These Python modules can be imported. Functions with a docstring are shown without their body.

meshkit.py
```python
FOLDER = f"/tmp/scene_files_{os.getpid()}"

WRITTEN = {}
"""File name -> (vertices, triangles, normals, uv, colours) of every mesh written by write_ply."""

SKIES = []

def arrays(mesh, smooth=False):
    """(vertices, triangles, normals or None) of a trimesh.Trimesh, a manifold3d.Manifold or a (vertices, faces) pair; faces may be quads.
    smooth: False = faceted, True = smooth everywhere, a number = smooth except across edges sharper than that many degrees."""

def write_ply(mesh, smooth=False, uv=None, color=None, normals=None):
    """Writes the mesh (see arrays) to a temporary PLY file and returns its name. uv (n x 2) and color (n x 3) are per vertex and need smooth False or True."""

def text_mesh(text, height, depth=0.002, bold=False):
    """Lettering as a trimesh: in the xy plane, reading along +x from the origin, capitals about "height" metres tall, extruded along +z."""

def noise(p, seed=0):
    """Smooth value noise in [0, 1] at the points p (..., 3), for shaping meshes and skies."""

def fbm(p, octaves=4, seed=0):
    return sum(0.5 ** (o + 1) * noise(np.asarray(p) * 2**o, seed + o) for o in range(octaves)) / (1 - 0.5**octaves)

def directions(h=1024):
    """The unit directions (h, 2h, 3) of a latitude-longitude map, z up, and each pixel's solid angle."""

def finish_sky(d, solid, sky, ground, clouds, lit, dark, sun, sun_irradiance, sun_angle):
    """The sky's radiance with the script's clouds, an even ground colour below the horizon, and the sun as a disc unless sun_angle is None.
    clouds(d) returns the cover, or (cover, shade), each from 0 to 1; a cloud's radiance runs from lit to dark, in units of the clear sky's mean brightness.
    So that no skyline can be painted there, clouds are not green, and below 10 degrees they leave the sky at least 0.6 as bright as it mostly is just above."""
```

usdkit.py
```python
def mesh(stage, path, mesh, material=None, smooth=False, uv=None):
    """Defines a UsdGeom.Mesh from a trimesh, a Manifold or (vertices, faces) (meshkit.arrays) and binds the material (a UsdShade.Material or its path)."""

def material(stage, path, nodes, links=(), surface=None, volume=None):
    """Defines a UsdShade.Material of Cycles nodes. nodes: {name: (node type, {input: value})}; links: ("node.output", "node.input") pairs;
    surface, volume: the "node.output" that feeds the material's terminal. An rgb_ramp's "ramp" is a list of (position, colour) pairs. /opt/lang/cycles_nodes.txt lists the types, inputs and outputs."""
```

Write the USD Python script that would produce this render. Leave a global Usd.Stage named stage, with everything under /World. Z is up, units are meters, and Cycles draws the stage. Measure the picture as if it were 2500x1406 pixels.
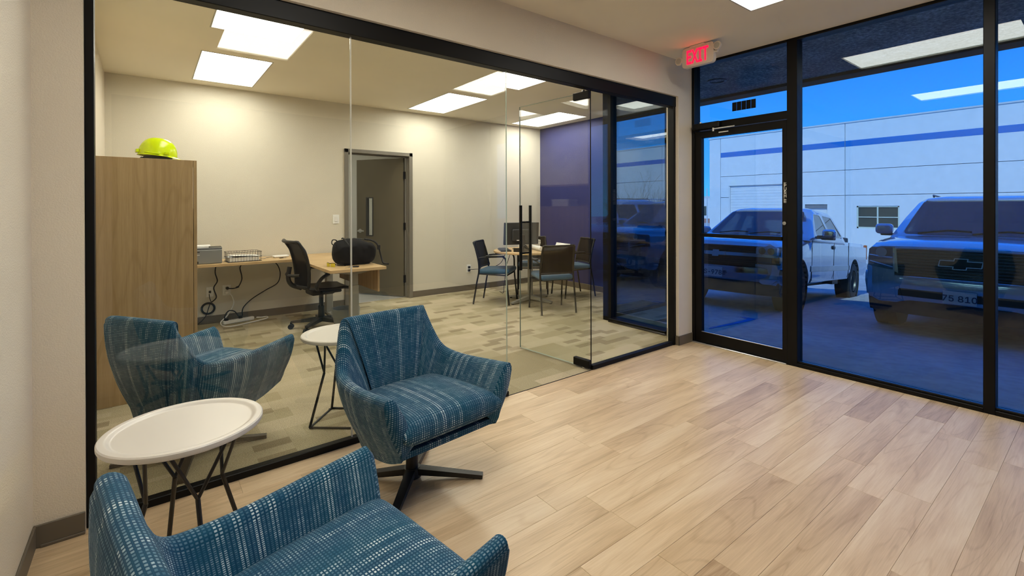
import math, random
import numpy as np, trimesh, manifold3d, usdkit, meshkit
from shapely.geometry import Polygon, Point, box as sbox
from pxr import Usd, UsdGeom, UsdLux, UsdShade, Gf, Sdf
rnd = random.Random(7)
stage = Usd.Stage.CreateInMemory()
UsdGeom.SetStageUpAxis(stage, 'Z'); UsdGeom.SetStageMetersPerUnit(stage, 1.0)
UsdGeom.Xform.Define(stage, '/World'); UsdGeom.Scope.Define(stage, '/World/Looks')

# ---------------------------------------------------------------- camera, sky, sun, exposure
CAM = (-4.245393, -2.823211, 1.365)
YAW, PITCH, ROLL = 0.8786266, -0.0027942, -0.002349
FPX, CX, CY = 1164.7796, 1330.9614, 509.5787
cam = UsdGeom.Camera.Define(stage, '/World/camera')
cam.CreateHorizontalApertureAttr(36.0); cam.CreateVerticalApertureAttr(36.0 * 1406 / 2500)
cam.CreateFocalLengthAttr(FPX * 36.0 / 2500)
cam.CreateHorizontalApertureOffsetAttr((1250 - CX) * 36.0 / 2500)
cam.CreateVerticalApertureOffsetAttr((CY - 703) * 36.0 / 2500)
cam.CreateClippingRangeAttr(Gf.Vec2f(0.05, 500))
cam.CreateExposureAttr(0.0)
_f = np.array([math.cos(YAW) * math.cos(PITCH), math.sin(YAW) * math.cos(PITCH), math.sin(PITCH)])
_r = np.array([math.sin(YAW), -math.cos(YAW), 0]); _u = np.cross(_r, _f)
_c, _s = math.cos(ROLL), math.sin(ROLL)
_r, _u = _c * _r + _s * _u, -_s * _r + _c * _u
_m = np.eye(4); _m[0, :3], _m[1, :3], _m[2, :3], _m[3, :3] = _r, _u, -_f, CAM
cam.AddTransformOp().Set(Gf.Matrix4d(_m.tolist()))

class R(str):
    pass
class G:
    """A small graph builder: g(kind, out, input=value or R link) adds a node and returns its output."""
    def __init__(s): s.n, s.l = {}, []
    def __call__(s, kind, out, **kw):
        name = f'{kind}_{len(s.n)}'; plain = {}
        for k, v in kw.items():
            if isinstance(v, R): s.l.append((str(v), f'{name}.{k}'))
            else: plain[k] = v
        s.n[name] = (kind, plain)
        return R(f'{name}.{out}')
    def m(s, op, a, b=0.5, c=0.0, clamp=False):
        return s('math', 'value', math_type=op, value1=a, value2=b, value3=c, use_clamp=clamp)
    def mix(s, fac, a, b, kind='mix'):
        return s('mix', 'color', mix_type=kind, fac=fac, color1=a, color2=b)
    def ramp(s, fac, stops): return s('rgb_ramp', 'color', fac=fac, ramp=stops)
    def rng(s, v, a, b, c, d, kind='linear'):
        return s('map_range', 'result', range_type=kind, value=v, from_min=a, from_max=b, to_min=c, to_max=d, clamp=True)
    def scaled(s, vec, sc, loc=(0, 0, 0), rot=(0, 0, 0)):
        return s('mapping', 'vector', vector=vec, scale=sc, location=loc, rotation=rot)
    def done(s, name, surface): return usdkit.material(stage, f'/World/Looks/{name}', s.n, s.l, surface=str(surface))

# the sky: clear deep blue. The camera is balanced for the warm lamps indoors, so daylight reads blue.
SKY_ZENITH, SKY_HORIZON, SKY_GAIN = (0.016, 0.20, 0.93), (0.09, 0.50, 1.05), 2.6
SUN_DIR, SUN_COL, SUN_GAIN = (0.66, 0.16, -0.73), (0.82, 0.86, 0.84), 1.35
g = G()
_d = g('separate_xyz', 'z', vector=g('texture_coordinate', 'generated'))
_col = g.ramp(g.rng(_d, 0.0, 1.0, 0, 1), [(0, (0.09, 0.50, 1.05)), (0.07, (0.05, 0.36, 1.0)), (0.28, (0.016, 0.20, 0.93)), (1, (0.012, 0.12, 0.62))])
sky_mat = g.done('sky_look', g('background_shader', 'background', color=_col, strength=SKY_GAIN))
dome = UsdLux.DomeLight.Define(stage, '/World/sky')
dome.CreateIntensityAttr(1.0)
UsdShade.MaterialBindingAPI.Apply(dome.GetPrim()).Bind(sky_mat)
sun = UsdLux.DistantLight.Define(stage, '/World/sun')
sun.CreateIntensityAttr(SUN_GAIN); sun.CreateAngleAttr(0.53); sun.CreateNormalizeAttr(True); sun.CreateColorAttr(Gf.Vec3f(*SUN_COL))
_z = -np.array(SUN_DIR) / np.linalg.norm(SUN_DIR); _x = np.cross([0, 0, 1.0], _z); _x /= np.linalg.norm(_x); _y = np.cross(_z, _x)
_m = np.eye(4); _m[0, :3], _m[1, :3], _m[2, :3] = _x, _y, _z
sun.AddTransformOp().Set(Gf.Matrix4d(_m.tolist()))
PANEL_GAIN = 12.8

# ---------------------------------------------------------------- helpers
_used = {}
def path_for(name, parent=None):
    base = (str(parent.GetPath()) if parent is not None else '/World') + '/' + name
    k = _used.get(base, 0); _used[base] = k + 1
    return base if k == 0 else f'{base}_{k:03d}'
def prim(x): return x.GetPrim() if hasattr(x, 'GetPrim') else x
def obj(name, mesh, mat, parent=None, smooth=30, uv=None, label=None, kind=None):
    if isinstance(mesh, list): mesh = cat(mesh)
    p = usdkit.mesh(stage, path_for(name, parent), mesh, mat, smooth, uv).GetPrim()
    if label: p.SetCustomDataByKey('label', label)
    if kind: p.SetCustomDataByKey('kind', kind)
    return p
def tag(p, label, category, group=None, kind=None):
    p.SetCustomDataByKey('label', label); p.SetCustomDataByKey('category', category)
    if group: p.SetCustomDataByKey('group', group)
    if kind: p.SetCustomDataByKey('kind', kind)
    return p
def struct(name, mesh, mat, label=None, smooth=30):
    p = obj(name, mesh, mat, None, smooth); p.SetCustomDataByKey('kind', 'structure')
    if label: p.SetCustomDataByKey('label', label)
    return p
def xf(name, loc=(0, 0, 0), rotz=0.0, pitch=0.0):
    x = UsdGeom.Xform.Define(stage, path_for(name))
    x.AddTranslateOp().Set(Gf.Vec3d(*map(float, loc)))
    x.AddRotateZOp().Set(float(rotz))
    if pitch: x.AddRotateYOp().Set(float(pitch))
    return x.GetPrim()
def thing(name, label, category, loc=(0, 0, 0), rotz=0.0, group=None, pitch=0.0):
    return tag(xf(name, loc, rotz, pitch), label, category, group)
def sthing(name, label=None, loc=(0, 0, 0), rotz=0.0):
    p = xf(name, loc, rotz); p.SetCustomDataByKey('kind', 'structure')
    if label: p.SetCustomDataByKey('label', label)
    return p
def dup(root, label, loc, rotz=0.0, group=None):
    was = root.GetCustomData(); name = root.GetName()
    r = thing(name, label, was['category'], loc, rotz, group or was.get('group'))
    r.GetReferences().AddInternalReference(root.GetPath()); r.SetInstanceable(True)
    return r
def T(v, f): return trimesh.Trimesh(np.asarray(v, float), np.asarray(f, int), process=False)
def cat(ms): return trimesh.util.concatenate([T(m.vertices, m.faces) for m in ms])
def hull(pts): return trimesh.convex.convex_hull(np.asarray(pts, float))
def bx(x0, x1, y0, y1, z0, z1, b=0.0):
    x0, x1 = min(x0, x1), max(x0, x1); y0, y1 = min(y0, y1), max(y0, y1); z0, z1 = min(z0, z1), max(z0, z1)
    if b <= 0:
        m = trimesh.creation.box([x1 - x0, y1 - y0, z1 - z0]); m.apply_translation([(x0 + x1) / 2, (y0 + y1) / 2, (z0 + z1) / 2]); return m
    b = min(b, (x1 - x0) / 2.01, (y1 - y0) / 2.01, (z1 - z0) / 2.01); P = []
    for x, sx in ((x0, 1), (x1, -1)):
        for y, sy in ((y0, 1), (y1, -1)):
            for z, sz in ((z0, 1), (z1, -1)):
                P += [(x, y + sy * b, z + sz * b), (x + sx * b, y, z + sz * b), (x + sx * b, y + sy * b, z)]
    return hull(P)
def rbox(x0, x1, y0, y1, z0, z1, r, n=16):
    s = manifold3d.Manifold.sphere(r, n)
    return man(manifold3d.Manifold.batch_hull([s.translate([x, y, z]) for x in (x0 + r, x1 - r) for y in (y0 + r, y1 - r) for z in (z0 + r, z1 - r)]))
def man(m):
    q = m.to_mesh(); return T(q.vert_properties[:, :3], q.tri_verts)
def to_man(m):
    m = trimesh.Trimesh(m.vertices, m.faces, process=True); m.fix_normals()
    return manifold3d.Manifold(manifold3d.Mesh(np.asarray(m.vertices, np.float32), np.asarray(m.faces, np.uint32)))
def cyl(p, q, r, r2=None, n=16):
    p, q = np.asarray(p, float), np.asarray(q, float); r2 = r if r2 is None else r2
    d = (q - p) / np.linalg.norm(q - p); a = np.cross(d, [0, 0, 1.0] if abs(d[2]) < .9 else [1.0, 0, 0]); a /= np.linalg.norm(a); b = np.cross(d, a)
    t = np.arange(n) * 2 * np.pi / n; ring = np.cos(t)[:, None] * a + np.sin(t)[:, None] * b
    v = np.vstack([p + r * ring, q + r2 * ring, [p], [q]]); f = []
    for i in range(n):
        j = (i + 1) % n; f += [(i, n + j, j), (i, n + i, n + j), (2 * n, i, j), (2 * n + 1, n + j, n + i)]
    m = T(v, f); m.fix_normals(); return m
def tube(pts, r, n=8, closed=False):
    """A swept round rod along a polyline; r a number or one per point."""
    P = np.asarray(pts, float); N = len(P); rr = np.full(N, r) if np.ndim(r) == 0 else np.asarray(r)
    tang = np.roll(P, -1, 0) - np.roll(P, 1, 0)
    if not closed: tang[0], tang[-1] = P[1] - P[0], P[-1] - P[-2]
    tang /= np.linalg.norm(tang, axis=1)[:, None] + 1e-12
    a = np.cross(tang[0], [0, 0, 1.0] if abs(tang[0][2]) < .9 else [1.0, 0, 0]); a /= np.linalg.norm(a)
    th = np.arange(n) * 2 * np.pi / n; V = []
    for i in range(N):
        a = a - tang[i] * (a @ tang[i]); a /= np.linalg.norm(a) + 1e-12; b = np.cross(tang[i], a)
        V.append(P[i] + rr[i] * (np.cos(th)[:, None] * a + np.sin(th)[:, None] * b))
    V = np.vstack(V); F = []
    for i in range(N if closed else N - 1):
        k = (i + 1) % N
        for j in range(n):
            l = (j + 1) % n; F += [(i * n + j, k * n + l, i * n + l), (i * n + j, k * n + j, k * n + l)]
    if not closed:
        V = np.vstack([V, P[:1], P[-1:]]); c0, c1 = N * n, N * n + 1
        for j in range(n):
            l = (j + 1) % n; F += [(c0, j, l), (c1, (N - 1) * n + l, (N - 1) * n + j)]
    m = T(V, F); m.fix_normals(); return m
def spline(pts, n=24, closed=False):
    """Catmull-Rom through the points."""
    P = np.asarray(pts, float); N = len(P); out = []
    segs = N if closed else N - 1
    per = max(2, n // segs)
    for i in range(segs):
        if closed: p0, p1, p2, p3 = P[(i - 1) % N], P[i], P[(i + 1) % N], P[(i + 2) % N]
        else:
            p1, p2 = P[i], P[i + 1]; p0 = P[i - 1] if i else 2 * p1 - p2; p3 = P[i + 2] if i + 2 < N else 2 * p2 - p1
        for k in range(per):
            t = k / per
            out.append(.5 * (2 * p1 + (p2 - p0) * t + (2 * p0 - 5 * p1 + 4 * p2 - p3) * t * t + (3 * p1 - p0 - 3 * p2 + p3) * t ** 3))
    if not closed: out.append(P[-1])
    return np.array(out)
def lathe(prof, n=32, center=(0, 0, 0)):
    prof = np.asarray(prof, float); m = len(prof); t = np.arange(n) * 2 * np.pi / n; V, F = [], []
    for r, z in prof: V.append(np.stack([r * np.cos(t), r * np.sin(t), np.full(n, z)], 1))
    V = np.vstack(V) + np.asarray(center)
    for i in range(m - 1):
        for j in range(n):
            l = (j + 1) % n; F += [(i * n + j, i * n + l, (i + 1) * n + l), (i * n + j, (i + 1) * n + l, (i + 1) * n + j)]
    o = T(V, F); o.merge_vertices(); o.update_faces(o.nondegenerate_faces()); o.fix_normals(); return o
def extrude(poly, axis, a, b):
    """A shapely polygon (or points) extruded along axis 'x','y' or 'z' from a to b. 'x': (y,z); 'y': (x,z); 'z': (x,y)."""
    poly = Polygon(poly) if not hasattr(poly, 'exterior') else poly
    m = trimesh.creation.extrude_polygon(poly, b - a, engine='earcut'); v = np.array(m.vertices); z = v[:, 2] + a
    if axis == 'z': w = np.stack([v[:, 0], v[:, 1], z], 1)
    elif axis == 'y': w = np.stack([v[:, 0], z, v[:, 1]], 1)
    else: w = np.stack([z, v[:, 0], v[:, 1]], 1)
    o = T(w, m.faces); o.fix_normals(); return o
def loft(rings, cap=True):
    """Rings of the same number of points, joined into a closed skin."""
    rings = [np.asarray(r, float) for r in rings]; n = len(rings[0]); V = np.vstack(rings); F = []
    for i in range(len(rings) - 1):
        for j in range(n):
            l = (j + 1) % n; F += [(i * n + j, i * n + l, (i + 1) * n + l), (i * n + j, (i + 1) * n + l, (i + 1) * n + j)]
    if cap:
        V = np.vstack([V, rings[0].mean(0), rings[-1].mean(0)]); c = len(V) - 2; L = (len(rings) - 1) * n
        for j in range(n):
            l = (j + 1) % n; F += [(c, l, j), (c + 1, L + j, L + l)]
    m = T(V, F); m.fix_normals(); return m
def grid_surface(P, thick=None):
    """P (a, b, 3) grid of points -> surface; thick adds a back side offset by the vector."""
    a, b = P.shape[:2]; idx = np.arange(a * b).reshape(a, b)
    q = np.stack([idx[:-1, :-1], idx[1:, :-1], idx[1:, 1:], idx[:-1, 1:]], -1).reshape(-1, 4)
    F = np.vstack([q[:, [0, 1, 2]], q[:, [0, 2, 3]]]); V = P.reshape(-1, 3)
    if thick is None: return T(V, F)
    W = V + np.asarray(thick); n = len(V)
    edge = np.concatenate([idx[0, :], idx[1:, -1], idx[-1, -2::-1], idx[-2:0:-1, 0]]); S = []
    for i in range(len(edge)):
        p, r = edge[i], edge[(i + 1) % len(edge)]; S += [(p, r, n + r), (p, n + r, n + p)]
    m = T(np.vstack([V, W]), np.vstack([F, F[:, ::-1] + n, S])); m.fix_normals(); return m
def rot_to(m, M, t):
    o = m.copy(); M4 = np.eye(4); M4[:3, :3] = M; M4[:3, 3] = t; o.apply_transform(M4); return o
def moved(m, t=(0, 0, 0), rz=0.0, ry=0.0, rx=0.0):
    o = m.copy()
    for ang, ax in ((rx, [1, 0, 0]), (ry, [0, 1, 0]), (rz, [0, 0, 1])):
        if ang: o.apply_transform(trimesh.transformations.rotation_matrix(math.radians(ang), ax))
    o.apply_translation(t); return o
def letters(text, h, depth, bold=True): return meshkit.text_mesh(text, h, depth, bold)
def text_on(text, h, depth, origin, right, up, bold=True, center=True):
    m = letters(text, h, depth, bold)
    if center:
        bb = m.bounds; m.apply_translation([-(bb[0][0] + bb[1][0]) / 2, -(bb[0][1] + bb[1][1]) / 2, 0])
    right, up = np.asarray(right, float), np.asarray(up, float)
    return rot_to(m, np.stack([right, up, np.cross(right, up)], 1), origin)

# ---------------------------------------------------------------- materials
def plain(name, col, rough=0.5, metal=0.0, spec=0.5, bump=0.0, bscale=200, coat=0.0, vary=0.0, sheen=0.0):
    g = G(); kw = dict(base_color=col, roughness=rough, metallic=metal, specular_ior_level=spec, coat_weight=coat, sheen_weight=sheen)
    if bump or vary:
        pos = g('texture_coordinate', 'object')
        if vary:
            nz = g('noise_texture', 'fac', vector=pos, scale=3.0, detail=4)
            kw['base_color'] = g.mix(g.rng(nz, .3, .7, 0, 1), tuple(c * (1 - vary) for c in col), tuple(min(1, c * (1 + vary)) for c in col))
        if bump:
            nz = g('noise_texture', 'fac', vector=pos, scale=bscale, detail=3)
            kw['normal'] = g('bump', 'normal', height=nz, strength=bump, distance=0.002)
    return g.done(name, g('principled_bsdf', 'BSDF', **kw))
def paint(name, col, rough=.55, spec=.35, strength=.35):
    """Rolled paint on orange-peel plaster."""
    g = G(); pos = g('geometry', 'position')
    n1 = g('noise_texture', 'fac', vector=pos, scale=170, detail=2); n2 = g('noise_texture', 'fac', vector=pos, scale=1.3, detail=3)
    c = g.mix(g.rng(n2, .3, .7, 0, 1), tuple(v * .97 for v in col), tuple(min(1, v * 1.03) for v in col))
    return g.done(name, g('principled_bsdf', 'BSDF', base_color=c, roughness=rough, specular_ior_level=spec, normal=g('bump', 'normal', height=g.rng(n1, .38, .62, 0, 1, 'smoothstep'), strength=strength, distance=.0012)))
def emit(name, col, k):
    g = G(); return g.done(name, g('emission', 'emission', color=col, strength=k))
def glass(name, tint, f0, refl=(1, 1, 1)):
    """A thin pane: clear to light, with a mirror that grows towards grazing (Schlick), the same from both sides."""
    g = G(); fc = g('layer_weight', 'facing', blend=0.5)
    fac = g.m('add', f0, g.m('multiply', 1 - f0, g.m('power', fc, 5.0)), clamp=True)
    return g.done(name, g('mix_closure', 'closure', fac=fac, closure1=g('transparent_bsdf', 'BSDF', color=tint), closure2=g('glossy_bsdf', 'BSDF', color=refl, roughness=0.0)))
def wood_sheet(name, stops, scale=(1, 1, 1), rough=.45, axis='x', rndshift=True, contrast=1.0, seed=0.0, ringscale=9.0, wob=1.0):
    """Grain drawn out along one axis, shifted from piece to piece."""
    g = G(); pos = g('geometry', 'position'); rn = g('object_info', 'random')
    off = g('combine_xyz', 'vector', x=g.m('multiply', rn, 37.0), y=g.m('multiply', rn, 91.0), z=g.m('multiply', rn, 13.0)) if rndshift else (seed, seed, 0)
    vec = g('mix', 'color', mix_type='add', fac=1.0, color1=pos, color2=off)
    st = {'x': (1.1, 9, 9), 'y': (9, 1.1, 9), 'z': (9, 9, 1.1)}[axis]
    v1 = g.scaled(vec, tuple(a * b for a, b in zip(st, scale)))
    broad = g('noise_texture', 'fac', vector=v1, scale=1.0, detail=3, roughness=.55, distortion=.6 * wob)
    st2 = {'x': (6, 160, 160), 'y': (160, 6, 160), 'z': (160, 160, 6)}[axis]
    fine = g('noise_texture', 'fac', vector=g.scaled(vec, st2), scale=1.0, detail=3, roughness=.6)
    rings = g('noise_texture', 'fac', vector=g.scaled(vec, tuple(a * .55 for a in st)), scale=1.0, detail=1.5, distortion=1.2 * wob)
    bands = g.m('fraction', g.m('multiply', rings, ringscale))
    lines = g.rng(g.m('absolute', g.m('subtract', bands, .5)), .0, .16, .0, 1.0, 'smoothstep')
    fac = g.m('add', g.m('multiply', broad, .62), g.m('multiply', fine, .30))
    fac = g.m('add', fac, g.m('multiply', lines, .08))
    tone = g.m('multiply', g.m('subtract', rn, .5), .22 if rndshift else 0.0)
    fac = g.rng(g.m('add', fac, tone), .5 - .26 / contrast, .5 + .26 / contrast, 0, 1)
    col = g.ramp(fac, stops)
    return g.done(name, g('principled_bsdf', 'BSDF', base_color=col, roughness=rough, specular_ior_level=.45, normal=g('bump', 'normal', height=fine, strength=.12, distance=.001)))

M = {}
M['wall'] = paint('wall_paint', (.79, .71, .58))
M['wall_rear'] = paint('rear_wall_paint', (.17, .165, .16))
M['wall_office'] = paint('office_wall_paint', (.725, .675, .56), spec=.15)
M['ceiling'] = paint('ceiling_paint', (.87, .80, .645), rough=.7, spec=.2, strength=.2)
M['blue'] = paint('blue_accent_paint', (.024, .032, .155), rough=.5)
M['base'] = plain('rubber_base', (.150, .125, .090), .5, bump=.05)
M['black'] = plain('black_anodised', (.004, .0038, .0035), .45, spec=.22)
M['bronze'] = plain('dark_bronze', (.003, .0024, .002), .45, spec=.22)
M['panel'] = emit('lamp_diffuser', (1.0, .965, .86), PANEL_GAIN)
M['trim'] = plain('lamp_trim', (.46, .44, .38), .6)
M['glass'] = glass('clear_glass', (.965, .975, .955), .043)
M['tint'] = glass('tinted_glass', (.565, .675, .70), .036)
M['white'] = plain('white_laminate', (.74, .70, .64), .33, spec=.5, bump=.02)
M['rod'] = plain('black_powder_coat', (.008, .008, .008), .42)
M['frame'] = plain('door_frame_paint', (.20, .18, .145), .42)
M['doorleaf'] = plain('door_leaf_paint', (.150, .128, .082), .5, vary=.06)
M['greyleg'] = plain('grey_steel', (.31, .295, .245), .42)
M['blackplastic'] = plain('black_plastic', (.012, .012, .012), .42)
M['rubber'] = plain('black_rubber', (.010, .010, .010), .7)
M['chrome'] = plain('chrome', (.72, .72, .74), .12, metal=1.0)
M['alu'] = plain('brushed_aluminium', (.55, .55, .54), .32, metal=1.0)
M['paper'] = plain('paper', (.80, .79, .75), .8)
M['whiteplastic'] = plain('white_plastic', (.90, .89, .85), .35)
M['greyplastic'] = plain('grey_plastic', (.22, .225, .22), .45)
M['darkplastic'] = plain('dark_grey_plastic', (.045, .046, .045), .45)
M['helmet'] = plain('fluorescent_shell', (.62, .78, .0), .22, spec=.5)
M['oak'] = wood_sheet('oak_laminate', [(0, (.26, .165, .058)), (.5, (.345, .228, .105)), (1, (.45, .315, .160))], axis='z', rndshift=False, seed=3.1, contrast=1.3, scale=(2.6, 2.6, .16), wob=.12)
M['desk'] = wood_sheet('desk_laminate', [(0, (.46, .30, .135)), (.5, (.56, .385, .19)), (1, (.64, .46, .25))], axis='x', rndshift=False, seed=7.7, contrast=1.0)
M['plank'] = wood_sheet('vinyl_plank', [(0, (.40, .262, .138)), (.3, (.56, .395, .228)), (.65, (.72, .535, .33)), (1, (.83, .66, .445))], axis='x', rough=.36, contrast=1.0, ringscale=8.0)

def carpet(name):
    g = G(); pos = g('geometry', 'position'); rn = g('object_info', 'random')
    sc = g.scaled(pos, (1, 1, 0))
    patch = g('brick_texture', 'color', vector=sc, color1=(0, 0, 0), color2=(1, 1, 1), mortar=(.5, .5, .5), scale=1.0, mortar_size=0.0, brick_width=.19, row_height=.088, offset=.41, bias=0.0)
    p2 = g('brick_texture', 'color', vector=g.scaled(pos, (1, 1, 0), (.13, .05, 0)), color1=(0, 0, 0), color2=(1, 1, 1), mortar=(.5, .5, .5), scale=1.0, mortar_size=0.0, brick_width=.40, row_height=.176, offset=.47, bias=0.0)
    pv = g('rgb_to_bw', 'val', color=patch); pv2 = g('rgb_to_bw', 'val', color=p2)
    strong = g.rng(pv, .84, .87, 0, 1); mid = g.rng(pv2, .2, .9, 0, 1)
    base = g.ramp(g.m('add', g.m('multiply', mid, .6), g.m('multiply', rn, .4)), [(0, (.33, .28, .165)), (.4, (.40, .345, .22)), (.75, (.47, .40, .27)), (1, (.52, .44, .30))])
    col = g.mix(g.m('multiply', strong, .55), base, (.165, .130, .070))
    pale = g.rng(pv, .10, .07, 0, 1)
    col = g.mix(g.m('multiply', pale, .35), col, (.54, .46, .33))
    cell = g('voronoi_texture', 'distance', vector=g.scaled(pos, (200, 90, 1)), scale=1.0)
    rib = g('wave_texture', 'fac', vector=pos, wave_type='bands', bands_direction='y', scale=32.0, distortion=1.0, detail=1.0)
    loop = g('noise_texture', 'fac', vector=pos, scale=190, detail=2)
    col = g.mix(.55, col, g.mix(g.rng(loop, .32, .68, 0, 1), (.28, .28, .28), (.72, .72, .72)), 'overlay')
    col = g.mix(.22, col, g.mix(rib, (.25, .25, .25), (.75, .75, .75)), 'overlay')
    return g.done(name, g('principled_bsdf', 'BSDF', base_color=col, roughness=.95, specular_ior_level=.1, normal=g('bump', 'normal', height=g.m('add', loop, g.m('multiply', rib, .6)), strength=.55, distance=.004)))
M['carpet'] = carpet('carpet_tile_loop')

def weave(name, cu=.0108, cv=.0086):
    """Woven upholstery: paired dashes in columns, row upon row, some columns nearly white."""
    g = G(); uv = g('texture_coordinate', 'UV')
    u = g('separate_xyz', 'x', vector=uv); v = g('separate_xyz', 'y', vector=uv)
    a, b = g.m('divide', u, cu), g.m('divide', v, cv)
    fa, fb = g.m('fraction', a), g.m('fraction', b)
    ia, ib = g.m('floor', g.m('multiply', a, .5)), g.m('floor', b)
    ma = g.rng(g.m('absolute', g.m('subtract', fa, .5)), .20, .38, 1, 0, 'smoothstep')
    mb = g.rng(g.m('absolute', g.m('subtract', fb, .5)), .18, .36, 1, 0, 'smoothstep')
    mask = g.m('multiply', ma, mb)
    colr = g('white_noise_texture', 'value', dimensions='1D', w=ia)
    slow = g('noise_texture', 'fac', dimensions='2D', vector=g('combine_xyz', 'vector', x=g.m('multiply', ia, 5.37), y=g.m('multiply', b, .11), z=0.0), scale=1.0, detail=2)
    cell = g('white_noise_texture', 'value', dimensions='2D', vector=g('combine_xyz', 'vector', x=ia, y=ib, z=0.0))
    br = g.m('add', g.m('multiply', g.m('power', colr, 5.0), .58), .30)
    br = g.m('multiply', br, g.rng(slow, .32, .66, .62, 1.15))
    br = g.m('multiply', br, g.rng(cell, 0, 1, .7, 1.12), clamp=True)
    weft = g.rng(g.m('absolute', g.m('subtract', fb, .5)), .40, .49, 0, 1, 'smoothstep')
    warp = g.rng(g.m('absolute', g.m('subtract', g.m('fraction', g.m('multiply', a, .5)), .5)), .40, .49, 0, 1, 'smoothstep')
    base = g.mix(g.m('multiply', weft, .6), (.0025, .042, .100), (.010, .095, .185))
    base = g.mix(g.m('multiply', warp, .30), base, (.012, .11, .20))
    grp = g('noise_texture', 'fac', dimensions='1D', w=g.m('multiply', a, .11), scale=1.0, detail=1)
    base = g.mix(g.rng(grp, .35, .65, 0, .8), base, (.0030, .066, .120))
    dash = g.mix(g.rng(br, .12, .70, 0, 1), (.045, .185, .30), (.60, .72, .76))
    col = g.mix(g.m('multiply', mask, g.rng(br, 0.0, .45, .05, 1)), base, dash)
    return g.done(name, g('principled_bsdf', 'BSDF', base_color=col, roughness=.85, specular_ior_level=.2, sheen_weight=.10, normal=g('bump', 'normal', height=g.m('multiply', mask, br), strength=.35, distance=.0015)))
M['weave'] = weave('teal_weave')
# ================================================================ the setting
H, D, XL = 2.8126, 4.055, -4.61
YB = -5.2                                    # lobby's rear wall, behind the camera
LEAN = -0.001                                # the panes lean a hair outwards

def leaned(m, axis):
    """Lean a pane's top towards -x or -y."""
    o = m.copy(); v = np.array(o.vertices); v[:, axis] -= LEAN * v[:, 2]; return T(v, o.faces)

# floors: planks in the lobby, carpet tiles in the office, each piece its own
fl = sthing('floor', 'oak-look vinyl plank floor of the lobby')
obj('subfloor', bx(XL, .10, YB, .03, -.08, -.0075), M['base'], fl)
PW, row, y = .152, 0, .008
while y > YB + .02:
    x = XL - rnd.uniform(.0, 1.1)
    while x < 0.0:
        L = rnd.choice([.91, 1.06, 1.22, 1.22]); a, b = max(x, XL), min(x + L, .0)
        if b - a > .03: obj('plank', bx(a + .0003, b - .0003, y - PW + .0003, y - .0003, -.0075, -rnd.uniform(0, .0003), .0009), M['plank'], fl, False)
        x += L
    y -= PW; row += 1
fo = sthing('floor_carpet', 'patchwork beige and olive carpet tile floor of the office')
obj('underlay', [bx(XL, -.03, .01, D + .12, -.08, -.006), bx(-.03, 1.40, 1.22, D + .12, -.08, -.006)], M['base'], fo)
TS = .5
for i in range(-10, 3):
    for j in range(0, 9):
        x0, x1, y0, y1 = max(i * TS - .11, XL), min((i + 1) * TS - .11, 1.337), max(j * TS - .24, .0105), min((j + 1) * TS - .24, D + .10)
        if x1 - x0 < .03 or y1 - y0 < .03 or (x0 > -.02 and y1 < 1.2): continue
        obj('carpet_tile', bx(x0 + .0004, x1 - .0004, y0 + .0004, y1 - .0004, -.006, -.0002 - rnd.uniform(0, .0004)), M['carpet'], fo, False)
struct('trim_1', bx(-2.247, -1.38, .006, .0125, -.004, .0022), M['bronze'], 'thin dark edge strip between planks and carpet')

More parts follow.
